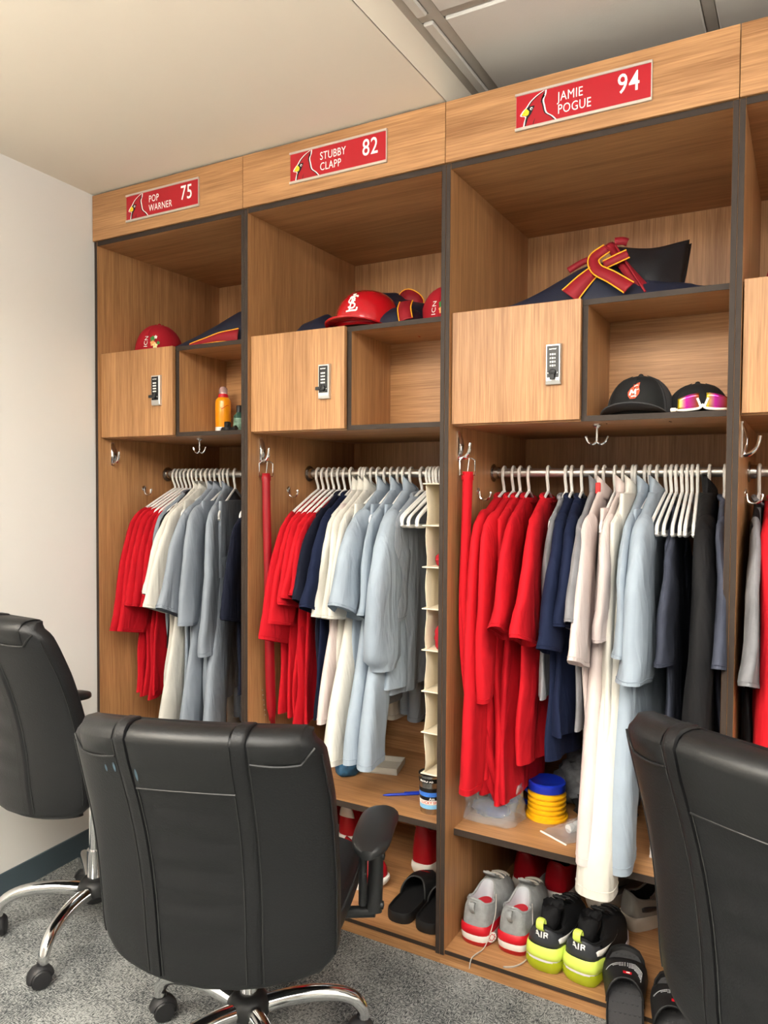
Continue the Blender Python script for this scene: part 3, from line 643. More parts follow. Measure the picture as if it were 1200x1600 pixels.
# ------------------------------------------------------------------ office chairs
SEAM = mat('leather_seam', (40, 41, 41), 0.7); CASTER = mat('caster_plastic', (34, 34, 36), 0.5); TAGW = mat('white_tag', (225, 225, 222), 0.7)
SCUFF = mat('pale_blue_scuff', (70, 92, 104), 0.6)
def office_chair(label, x, y, rz, lift, base_rot, scuff=False, tagside=-1, arm_h=0.138, arm_x=0.29):
    C = thing('office_chair', label, 'office chair', (x, y, 0), rz, 'black leather office chairs')
    # star base
    part('hub', MB().lathe([(0, 0.085), (0.03, 0.085), (0.034, 0.10), (0.05, 0.112), (0.05, 0.135), (0.036, 0.152), (0.026, 0.157), (0, 0.157)], n=20), BLACK_PL, C)
    part('column', MB().lathe([(0.022, 0.15), (0.022, 0.24), (0.0155, 0.24), (0.0155, 0.36 + lift)], n=16), CHROME, C)
    for k in range(5):
        a = base_rot - rz + k * 2 * pi / 5; ca, sa = cos(a), sin(a)
        pr = spline([(0.035, 0.122), (0.11, 0.132), (0.19, 0.128), (0.25, 0.108), (0.272, 0.075), (0.273, 0.062)], 4)if False else spline([(0.035, 0, 0.122), (0.11, 0, 0.134), (0.19, 0, 0.132), (0.245, 0, 0.114), (0.27, 0, 0.082), (0.272, 0, 0.062)], 4)
        P = [(p.x * ca, p.x * sa, p.z) for p in pr]
        lg = part('base_leg', MB().tube(P, [lerp(0.021, 0.0135, i / (len(P) - 1)) for i in range(len(P))], 12, upv=(-sa, ca, 0)), CHROME, C)
        cx, cy = 0.272 * ca, 0.272 * sa
        rw = a + 1.1 + 0.7 * k
        cst = MB()
        for sg in (-1, 1):
            w0 = MB().lathe([(0, 0.004 * sg), (0.024, 0.004 * sg), (0.0255, 0.008 * sg), (0.0255, 0.017 * sg), (0.022, 0.021 * sg), (0, 0.022 * sg)], n=20, axis='x')
            cst.add(w0.v, w0.f)
        hd = MB().tube([(0, 0.027 * cos(q), 0.027 * sin(q)) for q in [radians_(d) for d in range(-10, 171, 15)]], 0.0085, 8, flat=2.2, upv=(1, 0, 0)); cst.add(hd.v, hd.f)
        cst.box(-0.004, 0.004, -0.02, 0.02, -0.01, 0.022)
        cst.lathe([(0.009, 0.02), (0.009, 0.042), (0.0, 0.044)], n=10)
        cst.xform(Matrix.Translation((cx, cy, 0.0258)) @ Matrix.Rotation(rw, 4, 'Z') @ Matrix.Translation((0, 0.008, 0)))
        part('caster', cst, CASTER, C)
    zs = 0.405 + lift
    part('tilt_mechanism', MB().box(-0.09, 0.09, -0.12, 0.10, zs - 0.085, zs - 0.04, 0.008), BLACK_PL, C)
    lv = MB().tube([(0.08, 0.02, zs - 0.065), (0.20, 0.03, zs - 0.06), (0.25, 0.03, zs - 0.062)], 0.006, 8); part('lever', lv, BLACK_PL, C)
    # seat
    rings = []
    for q in range(9):
        t = q / 8; zz = zs - 0.045 + 0.075 * t; k = (1 - abs(2 * t - 1) ** 3.2) ** 0.35 if 0 < t < 1 else 0.55
        k = max(k, 0.55); ring = []
        for j in range(40):
            a = 2 * pi * j / 40; c, s_ = cos(a), sin(a)
            px = 0.245 * (abs(c) ** 0.45) * (1 if c > 0 else -1) * lerp(0.86, 1, k); py = 0.015 + 0.235 * (abs(s_) ** 0.45) * (1 if s_ > 0 else -1) * lerp(0.86, 1, k)
            ring.append((px, py, zz + (0.012 * (1 - (px / 0.25) ** 2) * t) - 0.02 * t * sm((py - 0.13) / 0.12)))
        rings.append(ring)
    seat = part('seat', MB().loft(rings), LEATHER, C, True, 50)
    part('seat_piping', MB().tube([Vector(p) for p in rings[6]], 0.003, 6, closed=True), SEAM, seat)
    # backrest
    z0, z1 = 0.352 + lift, 0.868 + lift
    def yc(t): return lerp(-0.225, -0.345, t) + 0.03 * sin(pi * t) - 0.012
    def hwid(t):
        w0 = interp([(0, 0.252), (0.12, 0.256), (0.35, 0.258), (0.75, 0.258), (1, 0.250)], t)
        if t < 0.08: w0 *= 1 - 0.09 * (1 - t / 0.08) ** 2.6
        if t > 0.95: w0 *= 1 - 0.05 * ((t - 0.95) / 0.05) ** 2
        return w0
    def thk(t):
        v = interp([(0, 0.030), (0.15, 0.040), (0.6, 0.042), (0.9, 0.046), (1, 0.042)], t)
        return v
    PW = 3.6
    def zpos(t, x): return lerp(z0, z1, t) - 0.010 * (x / 0.22) ** 2 * t - 0.02 * (1 - (x / 0.22) ** 2) * (1 - sm(t / 0.2))
    def wrap(x): return 0.050 * (x / 0.225) ** 2
    def rear(x, t, off=0.0):
        w0 = hwid(t); q = min(abs(x) / w0, 0.999)
        yy = yc(t) + wrap(x) - thk(t) * (1 - q ** PW) ** (1 / PW) - off
        if 0.08 < t < 0.76 and abs(x) < 0.085:   # gentle horizontal puckers in the middle panel
            yy += 0.0036 * sin(t * 46 + 6 * x) * sm((0.085 - abs(x)) / 0.03) * sm((t - 0.08) / 0.1)
        return Vector((x, yy, zpos(t, x)))
    rings = []; NT = 46; NR = 56
    ts = [i / NT for i in range(NT + 1)]
    for t in ts:
        ring = []; w0 = hwid(t); th = thk(t)
        for j in range(NR):
            a = 2 * pi * j / NR + pi / 2; c, s_ = cos(a), sin(a)
            px = w0 * (abs(c) ** (2 / PW)) * (1 if c > 0 else -1)
            if s_ < 0: p = rear(px, t); ring.append(p)
            else: ring.append(Vector((px, yc(t) + wrap(px) + th * (abs(s_) ** (2 / PW)), zpos(t, px))))
        rings.append(ring)
    def capr(ring, dz, k):
        c0 = sum(ring, Vector()) / len(ring)
        return [Vector((lerp(c0.x, p.x, 0.97 if k > 0.5 else 0.9), lerp(c0.y + wrap(p.x) - 0.017, p.y, k), p.z + dz)) for p in ring]
    top = rings[-1]; bot = rings[0]
    rings = [capr(bot, -0.016, 0.25), capr(bot, -0.012, 0.62), capr(bot, -0.005, 0.88)] + rings + [capr(top, 0.010, 0.88), capr(top, 0.018, 0.62), capr(top, 0.021, 0.25)]
    back = part('backrest', MB().loft(rings), LEATHER, C, True, 60)
    def strip(fx, w, t0, t1, off, mt, nm, over=True):
        g = []
        for dx in (-1, -0.85, -0.3, 0.3, 0.85, 1):
            row = []
            for i in range(41):
                t = lerp(t0, t1, i / 40); row.append(rear(fx(t) + dx * w / 2, t, off if abs(dx) < 0.95 else -0.001))
            if over:
                p = row[-1]; th = thk(1.0)
                ee = off if abs(dx) < 0.95 else 0.0
                row += [p + Vector((0, 0.006, 0.0135 + ee * 0.3)), p + Vector((0, 0.018, 0.0195 + ee)), p + Vector((0, 0.040, 0.0225 + ee)), p + Vector((0, 0.068, 0.019 + ee)), p + Vector((0, 0.083, 0.008))]
            g.append(row)
        return part(nm, MB().sheet(g), mt, back, True, 70)
    for sg in (-1, 1):
        strip(lambda t: sg * lerp(0.104, 0.114, t), 0.027, 0.015, 1.0, 0.0045, LEATHER, 'strap')
        for e in (-1, 1):
            part('stitching', MB().tube([rear(sg * lerp(0.104, 0.114, i / 30 * 0.98 + 0.015) + e * 0.0165, i / 30 * 0.98 + 0.015, 0.0008) for i in range(31)], 0.0012, 5), SEAM, back)
        part('piping', MB().tube([rear(sg * lerp(0.130, 0.239, i / 14), 0.925 - 0.012 * sin(pi * i / 14) + 0.055 * max(0, (i - 11) / 3), 0.0012) for i in range(15)], 0.0028, 6), LEATHER_TOP, back)
        part('piping', MB().tube([rear(sg * hwid(t) * 0.985, t, 0.0) + Vector((sg * 0.001, 0, 0)) for t in [0.05 + 0.9 * i / 24 for i in range(25)]], 0.0022, 6), LEATHER_TOP, back)
    part('piping', MB().tube([rear(lerp(-0.097, 0.097, i / 12), 0.795 + 0.004 * sin(pi * i / 12), 0.0012) for i in range(13)], 0.0026, 6), LEATHER_TOP, back)
    # smooth padded top panels
    def panel(xa, xb, ta, nm):
        g = []
        for i in range(13):
            xx = lerp(xa, xb, i / 12); row = [rear(xx, lerp(ta(xx), 1.0, j / 10), 0.002 + 0.004 * sin(pi * j / 10) * sin(pi * i / 12) ** 0.4) for j in range(11)]
            p = row[-1]; row += [p + Vector((0, 0.007, 0.012)), p + Vector((0, 0.018, 0.0195)), p + Vector((0, 0.040, 0.0222)), p + Vector((0, 0.065, 0.0185))]
            g.append(row)
        part(nm, MB().sheet(g), LEATHER_TOP, back, True, 70)
    panel(-0.097, 0.097, lambda x: 0.797, 'top_pad')
    panel(0.131, 0.216, lambda x: 0.925, 'top_pad'); panel(-0.216, -0.131, lambda x: 0.925, 'top_pad')
    part('care_tag', MB().box(-0.002, 0.0, -0.002, 0.022, -0.012, 0.018), TAGW, back, False, loc=tuple(rear(tagside * hwid(0.2) * 0.999, 0.2) + Vector((tagside * 0.002, 0.0, 0))))
    if scuff:
        for sx, t, h in ((-0.086, 0.86, 0.05), (-0.138, 0.875, 0.04), (-0.16, 0.865, 0.03)):
            g = [[rear(sx + dx * (0.3 + 0.7 * sin(pi * j / 6)), t + h * (j / 6 - 0.5), 0.0075 if sx > -0.1 else 0.0012) for j in range(7)] for dx in (-0.003, 0.003)]
            part('scuff', MB().sheet(g), SCUFF, back)
    part('back_bracket', MB().box(-0.035, 0.035, -0.235, -0.05, zs - 0.075, zs - 0.055, 0.006), BLACK_PL, C)
    # arms
    for sg in (-1, 1):
        ax = sg * arm_x; za = zs + arm_h
        rings = []
        for i in range(15):
            t = i / 14; yy = lerp(-0.085, 0.155, t); k = max(0.12, (1 - abs(2 * t - 1) ** 4.5)) ** 0.5
            ring = []
            for j in range(18):
                a = 2 * pi * j / 18; c, s_ = cos(a), sin(a)
                ring.append((ax + 0.045 * k * (abs(c) ** 0.7) * (1 if c > 0 else -1), yy, za + 0.012 * sin(pi * t) + 0.016 * (0.5 + 0.5 * k) * (abs(s_) ** 0.8) * (1 if s_ > 0 else -1)))
            rings.append(ring)
        arm = part('armrest', MB().loft(rings), BLACK_PL, C, True, 60)
        part('arm_post', merge(MB().tube([(ax, 0.035, za - 0.01), (ax, 0.03, za - 0.10), (ax - sg * 0.002, 0.02, zs - 0.05)], [0.017, 0.018, 0.019], 12, flat=0.8),
                               MB().tube([(ax - sg * 0.022, -0.01, za - 0.012), (ax - sg * 0.024, 0.0, za - 0.08), (ax - sg * 0.026, 0.01, zs - 0.03)], 0.010, 10),
                               MB().tube([(ax, 0.02, zs - 0.05), (sg * 0.20, 0.02, zs - 0.062), (sg * 0.08, 0.02, zs - 0.062)], 0.013, 10)), BLACK_PL, arm)
        part('arm_bolt', merge(MB().lathe([(0, 0), (0.010, 0), (0.009, 0.006 * sg), (0, 0.008 * sg)], (ax + sg * 0.014, 0.032, za - 0.055), 12, axis='x'), MB().lathe([(0, 0), (0.010, 0), (0.009, 0.006 * sg), (0, 0.008 * sg)], (ax + sg * 0.014, 0.022, zs - 0.035), 12, axis='x')), BLACK_PL, arm)
    return C
office_chair('black leather office chair in the middle, seen from behind, with pale scuffs', 1.158, -0.538, radians_(20), 0.008, radians_(39), True, arm_h=0.130, arm_x=0.294)
office_chair('black leather office chair standing close to the white wall', 0.420, -0.360, radians_(-7), 0.12, radians_(4), arm_h=0.106, arm_x=0.268)
office_chair('black leather office chair cut off by the bottom right corner', 2.368, -0.398, radians_(-26), 0.079, radians_(15))

# ------------------------------------------------------------------ shoes
def hwt(tab, y): return interp(tab, y)
SH_N = 44
def shoe(label, loc, rz, up_m, sole_m, lin_m, L=0.262, W=0.098, zsh=0.034, zst=0.022, ch=0.088, tongue_m=None, lace_m=None, band_m=None, out_m=None, group=None, heel_w=0.80, cat='shoe', laces=True, name='sneaker', tilt=None):
    G = thing(name, label, cat, loc, rz, group, rot=tilt)
    tab = [(0, heel_w * 0.62), (0.06, heel_w * 0.86), (0.2, heel_w), (0.42, 0.80 * max(heel_w / 0.8, 1) ** 0.5), (0.66, 1.0), (0.82, 0.92), (0.93, 0.66), (1.0, 0.30)]
    def outline(i, k=1.0):
        a = 2 * pi * i / SH_N
        y = (1 - cos(a)) / 2; sg = 1 if sin(a) >= 0 else -1
        e = min(1.0, (abs(sin(a)) / 0.35)) ** 0.6
        return Vector((sg * interp(tab, y) * W / 2 * e * k, (y - 0.5) * L * k + 0.5 * L, 0)), y
    def zs(y): return lerp(zsh, zst, sm((y - 0.2) / 0.5)) + 0.012 * sm((y - 0.8) / 0.2)
    def spring(y): return 0.012 * sm((y - 0.78) / 0.22)
    rings = []
    for k, (sc, zt) in enumerate([(0.9, 0.0), (0.96, 0.0), (1.0, 0.25), (1.03, 0.55), (1.02, 0.9), (0.985, 1.0)]):
        r = []
        for i in range(SH_N):
            p, y = outline(i, sc); r.append((p.x, p.y, spring(y) + (zs(y) - spring(y)) * zt))
        rings.append(r)
    so = part('sole', MB().loft(rings), sole_m, G, True, 50)
    if out_m:
        r2 = []
        for sc, zt in [(0.9, -0.02), (0.975, -0.02), (1.005, 0.12), (1.012, 0.26)]:
            r2.append([(outline(i, sc)[0].x, outline(i, sc)[0].y, spring(outline(i)[1]) + (zs(outline(i)[1]) - spring(outline(i)[1])) * zt - 0.0 + 0.0008) for i in range(SH_N)])
        part('outsole', MB().loft(r2), out_m, so, True, 50)
    if band_m:
        r2 = []
        for sc, zt in [(1.02, 0.66), (1.045, 0.76), (1.045, 1.05), (1.0, 1.2)]:
            r2.append([(outline(i, sc)[0].x, outline(i, sc)[0].y, (spring(outline(i)[1]) + (zs(outline(i)[1]) - spring(outline(i)[1])) * zt)) for i in range(SH_N)])
        part('midsole_band', MB().loft(r2, cap=False), band_m, so, True, 50)
    def upper(i, t, off=0.0):
        p, y = outline(i, 0.97); a = 2 * pi * i / SH_N
        c = Vector((0.034 * W / 0.098 * sin(a) * (1.0 if y < 0.5 else 0.8), L * (0.035 + 0.44 * (1 - cos(a)) / 2), 0))
        zc = ch + 0.010 * sm((0.15 - y) / 0.15) - 0.012 * sin(pi * min(1, y / 0.9)) + 0.014 * sm((y - 0.6) / 0.4)
        g = 1 - cos(t * pi / 2); h = sin(t * pi / 2) ** lerp(1.0, 0.72, sm((y - 0.5) / 0.4))
        q = p.lerp(c, g); z = lerp(zs(y) - 0.003, zc, h)
        n = Vector((p.x * 1.4, (p.y - 0.45 * L) * 0.5, 0.02)).normalized()
        return Vector((q.x, q.y, z)) + n * off
    rings = [[upper(i, t) for i in range(SH_N)] for t in [0, 0.12, 0.25, 0.4, 0.55, 0.7, 0.85, 0.95, 1.0]]
    col = rings[-1]; c0 = sum(col, Vector()) / SH_N
    upo = part('upper', MB().loft(rings, cap=False), up_m, G, True, 60)
    lin = [[lerp(c0, p, 1.0) for p in col]] + [[Vector((lerp(c0.x, p.x, k), lerp(c0.y, p.y, k), p.z + dz)) for p in col] for k, dz in ((0.93, 0.002), (0.86, -0.012), (0.84, -0.035), (0.8, -ch + zsh + 0.004))]
    part('lining', MB().loft(lin, cap=False).add(lin[-1], [tuple(range(SH_N))]), lin_m, G, True, 60)
    part('collar', MB().tube([p + Vector((0, 0, 0.001)) for p in col], 0.0035, 6, closed=True), up_m, upo)
    if laces:
        fr = upper(SH_N // 2, 1.0); 
        g = [[Vector((dx * lerp(0.022, 0.018, j / 6), lerp(fr.y + 0.03, fr.y - 0.012, j / 6), fr.z + lerp(-0.006, 0.026, j / 6) - 8 * dx * dx * 0.0)) for dx in (-1, -0.5, 0, 0.5, 1)] for j in range(7)]
        part('tongue', MB().sheet(g), tongue_m or up_m, upo, solid=0.006)
        lm = MB()
        for j in range(4):
            t = 0.90 - 0.13 * j; w_ = 3
            pts = []
            for q in range(-w_, w_ + 1): pts.append(upper(SH_N // 2 + q, t, 0.004))
            lm.tube(spline(pts, 3), 0.0028, 6)
        a_ = upper(SH_N // 2, 0.92, 0.006)
        for sg in (-1, 1): lm.tube(spline([a_, a_ + Vector((sg * 0.016, 0.0, 0.010)), a_ + Vector((sg * 0.030, 0.008, 0.0)), a_ + Vector((sg * 0.016, 0.012, -0.004)), a_ + Vector((0, 0.004, 0.0))], 4), 0.0022, 6)
        part('laces', lm, lace_m or tongue_m or up_m, upo)
    G['_'] = 0
    del G['_']
    return G, upper, outline, zs
def side_mark(G, upper, idx, rows, m, nm='side_mark', off=0.0022):
    """curved tick on the side of a shoe, laid on its upper"""
    g = []
    n = 10
    for e in (-1, 0, 1):
        row = []
        for k in range(n + 1):
            q = k / n; i = lerp(idx[0], idx[1], q); t = lerp(rows[0], rows[1], q ** 0.6) + (0.16 * (1 - q) ** 1.2 * sin(pi * min(1, q * 1.4 + 0.15))) * e * 1.0 - 0.10 * sin(pi * q)
            i0 = int(math.floor(i)); fr = i - i0
            row.append(upper(i0 % SH_N, t, off).lerp(upper((i0 + 1) % SH_N, t, off), fr))
        g.append(row)
    part(nm, MB().sheet(g), m, G, solid=0.0006)
GKNIT = mat('grey_knit', (150, 152, 152), 0.9, bump=0.6, bscale=420, var=0.12, vscale=60); SREDM = mat('shoe_red', (196, 18, 36), 0.45); SWHT = mat('shoe_white', (228, 226, 220), 0.5)
SREDL = mat('shoe_red_leather', (158, 10, 24), 0.4, bump=0.2, bscale=300); SBLK = mat('shoe_black', (20, 21, 23), 0.7, bump=0.3, bscale=400); LINR = mat('red_lining', (170, 20, 36), 0.8)
LINB = mat('black_lining', (14, 14, 15), 0.9); LINP = mat('pale_lining', (188, 192, 198), 0.8); SGREY = mat('shoe_grey', (128, 126, 122), 0.75, bump=0.3, bscale=350); SGRS = mat('shoe_pale_sole', (186, 180, 170), 0.6)
SGLO = mat('shoe_red_gum', (168, 30, 30), 0.3); VOLT = mat('volt_foam', (206, 226, 96), 0.45); VOLTC = mat('volt_air', (200, 214, 40), 0.08, trans=0.55, coat=0.5, ior=1.3); LACEG = mat('pale_lace', (196, 190, 182), 0.85)
CHAR = mat('charcoal_heel', (52, 54, 58), 0.35); LAV = mat('lavender_foam', (214, 208, 218), 0.5)
BZ = 0.0402
# grey and red pair
for k, (x, y, rz) in enumerate([(1.474, 0.060, -0.02), (1.580, 0.072, 0.0)]):
    G, upf, ol, zs_ = shoe(['grey knit sneaker with red midsole beside the locker side', 'grey knit sneaker with red midsole beside the yellow-green shoes'][k], (x, y, BZ), rz, GKNIT, SWHT, LINP, L=0.268, W=0.108, zsh=0.048, zst=0.03, ch=0.118, lace_m=LACEG, band_m=SREDM, out_m=SGLO, group='grey and red pair', heel_w=0.86, tongue_m=GKNIT)
    part('insole', MB().poly([(0.031 * cos(a), 0.078 + 0.058 * sin(a), 0.086) for a in [2 * pi * q / 16 for q in range(16)]]), LINR, G)
    part('heel_loop', MB().tube(spline([(0, -0.001, 0.095), (0, -0.013, 0.112), (0, -0.010, 0.126), (0, 0.004, 0.122)], 4), 0.008, 8, flat=0.3, upv=(0, 1, 0)), GKNIT, G)
    dm = MB()
    ii = 5; c0 = ol(ii, 1.03)[0]; nr = Vector((1, -0.75, 0)).normalized(); ax_ = Vector((0.75, 1, 0)).normalized()
    for q in range(8):
        a = 2 * pi * q / 8
        cc = Vector((c0.x, c0.y, 0.024)) + nr * 0.0045 + ax_ * 0.0085 * cos(a) + Vector((0, 0, 0.0085 * sin(a)))
        dm.poly([cc + ax_ * 0.0022 * cos(b) + Vector((0, 0, 0.0022 * sin(b))) for b in [2 * pi * z / 8 for z in range(8)]])
    for sc in (0.0,):
        dd = MB().poly([Vector((c0.x, c0.y, 0.024)) + nr * 0.0035 + ax_ * 0.015 * cos(b) + Vector((0, 0, 0.015 * sin(b))) for b in [2 * pi * z / 20 for z in range(20)]])
        part('heel_disc', dd, SWHT, G)
    part('heel_dots', dm, SREDM, G)
    # loose lace trailing over the edge of the board
    sx = 0.035
    P = [(sx, 0.085, 0.118), (sx + 0.012, 0.05, 0.075), (sx + 0.004, 0.0, 0.012), (sx - 0.008, -0.045, 0.006), (sx - 0.012, -0.062, 0.002), (sx - 0.015, -0.066, -0.022)] if k == 0 else [(sx, 0.085, 0.112), (sx + 0.016, 0.04, 0.06), (sx + 0.018, 0.0, 0.012), (sx + 0.0, -0.045, 0.0045), (sx - 0.03, -0.066, 0.0035)]
    part('loose_lace', MB().tube(spline(P, 5), 0.0042, 6, flat=0.35), LACEG, G)
# yellow-green pair
for k, (x, y, rz) in enumerate([(1.676, 0.043, -0.10), (1.776, 0.040, -0.16)]):
    G, upf, ol, zs_ = shoe(['black sneaker with yellow-green heel, left of the pair', 'black sneaker with yellow-green heel beside the slides'][k], (x, y, BZ), rz, SBLK, LAV, LINB, L=0.285, W=0.106, zsh=0.058, zst=0.026, ch=0.108, group='black and yellow-green pair', heel_w=0.98, lace_m=SBLK)
    air = []
    for sc, z in [(0.80, 0.001), (0.99, 0.0015), (1.09, 0.012), (1.11, 0.024), (1.07, 0.034), (0.9, 0.037)]:
        r = []
        for q in range(SH_N):
            p, yy = ol(q, 1.0); c = Vector((0, 0.05, 0)); p2 = Vector((p.x, min(p.y, 0.125), 0)); r.append(tuple((c + (p2 - c) * sc) + Vector((0, 0, z))))
        air.append(r)
    part('air_unit', MB().loft(air), VOLTC, G, True, 50)
    fo = []
    for sc, z in [(1.0, 0.034), (1.08, 0.037), (1.09, 0.048), (1.05, 0.062), (0.97, 0.068)]:
        r = []
        for q in range(SH_N):
            p, yy = ol(q, 1.0); c = Vector((0, 0.05, 0)); p2 = Vector((p.x, min(p.y, 0.13), 0)); dz = -0.018 * sm((p2.y - 0.04) / 0.08); r.append(tuple((c + (p2 - c) * sc) + Vector((0, 0, z + dz * (1 if z > 0.04 else 0)))))
        fo.append(r)
    part('heel_foam', MB().loft(fo, cap=False), VOLT, G, True, 60)
    hc = [[upf(q % SH_N, t, 0.0015) for q in range(-7, 8)] for t in (0.08, 0.3, 0.5, 0.66, 0.78)]
    hc[-1] = [upf(q % SH_N, 0.9 - 0.34 * abs(q / 7) ** 1.5, 0.0015) for q in range(-7, 8)]
    part('heel_counter', MB().sheet(hc), CHAR, G, solid=0.001)
    t = text_mesh('AIR', 0.022, None, 0.0004, 1.2, 'CENTER')
    cc = upf(0, 0.42, 0.0042)
    t.v = [(p[0], cc.y - 0.0005 + 14.0 * p[0] ** 2 + (0.12 * p[1]), cc.z + p[1] - 0.002) for p in t.v]
    part('heel_lettering', t, SWHITE, G, False)
    part('pull_tab', MB().tube(spline([(0, 0.004, 0.112), (0, -0.008, 0.122), (0, -0.007, 0.139), (0, 0.008, 0.141), (0, 0.014, 0.126)], 4), 0.0105, 8, flat=0.28, upv=(0, 1, 0)), VOLT, G)
    side_mark(G, upf, (4, 14), (0.35, 0.55), SWHITE)
    so = MB(); rr = []
    rnd = random.Random(k)
    for j in range(9):
        u = j / 8; rad = lerp(0.022, 0.027, sin(pi * u)) if j not in (0, 8) else 0.012
        rr.append([(0.0 + rad * cos(a) * (1 + 0.15 * noise.noise(Vector((cos(a) * 2, sin(a) * 2, u * 4 + k)))), 0.055 + 0.045 * u + rad * 1.15 * sin(a), 0.085 + 0.062 * sin(u * 2.2) + 0.006 * sin(3 * a + 7 * u)) for a in [2 * pi * q / 18 for q in range(18)]])
    sk = part('sock', so.loft(rr), BLACKC, None, True, 70)
    sk.location = (x, y, BZ); sk.rotation_euler = (0, 0, rz);
    tag(sk, ['black sock stuffed in the left yellow-green-heeled sneaker', 'black sock stuffed in the sneaker beside the slides'][k], 'sock', 'socks in the sneakers')
# red pair, grey pair
for k, (x, y, rz) in enumerate([(1.512, 0.375, 0.0), (1.618, 0.360, -0.03)]):
    G, upf, ol, zs_ = shoe(['red sneaker with white sole at the back, left of two', 'red sneaker with white sole at the back, right of two'][k], (x, y, BZ), rz, SREDL, SWHT, LINB, L=0.262, W=0.102, zsh=0.05, zst=0.028, ch=0.128, group='red pair at the back', heel_w=0.86, lace_m=SREDM)
for k, (x, y, rz) in enumerate([(1.728, 0.405, -0.35), (1.83, 0.36, -0.62)]):
    G, upf, ol, zs_ = shoe(['grey sneaker behind the yellow-green pair, left of two', 'grey sneaker with white sole pointing right, behind the slides'][k], (x, y, BZ), rz, SGREY, SGRS, LINB, L=0.265, W=0.10, zsh=0.042, zst=0.026, ch=0.098, group='grey pair at the back', heel_w=0.82, lace_m=LACEG)
    side_mark(G, upf, (5, 15), (0.3, 0.5), CHAR)
# shoes of the second locker
G, *_r = shoe('red high-top shoe with white sole behind the black clogs', (1.168, 0.335, BZ), -0.03, SREDL, SWHT, LINB, L=0.262, W=0.10, zsh=0.036, zst=0.028, ch=0.15, heel_w=0.86)
G, *_r = shoe('red sneaker with white sole beside the armrest', (0.862, 0.150, BZ), -1.3, SREDL, SWHT, LINB, L=0.262, W=0.10, zsh=0.034, zst=0.026, ch=0.10)
for k, x in enumerate((0.728, 0.838)):
    G, upf, *_r = shoe(['red and white shoe behind the middle chair, left of two', 'red and white shoe behind the middle chair, right of two'][k], (x, 0.385, BZ), -0.05, SREDL, SWHT, LINB, L=0.262, W=0.102, zsh=0.036, zst=0.028, ch=0.13, group='red and white pair', tongue_m=SWHT, lace_m=SWHT)
    hc = [[upf(q % SH_N, t, 0.0015) for q in range(-4, 5)] for t in (0.45, 0.6, 0.75, 0.95)]
    part('heel_patch', MB().sheet(hc), SWHT, G, solid=0.001)
SLB = mat('slide_black', (22, 22, 23), 0.55); SLG = mat('slide_footbed', (58, 58, 60), 0.7, bump=0.3, bscale=300); RHIN = mat('rhinestone', (226, 228, 232), 0.2, 0.3)
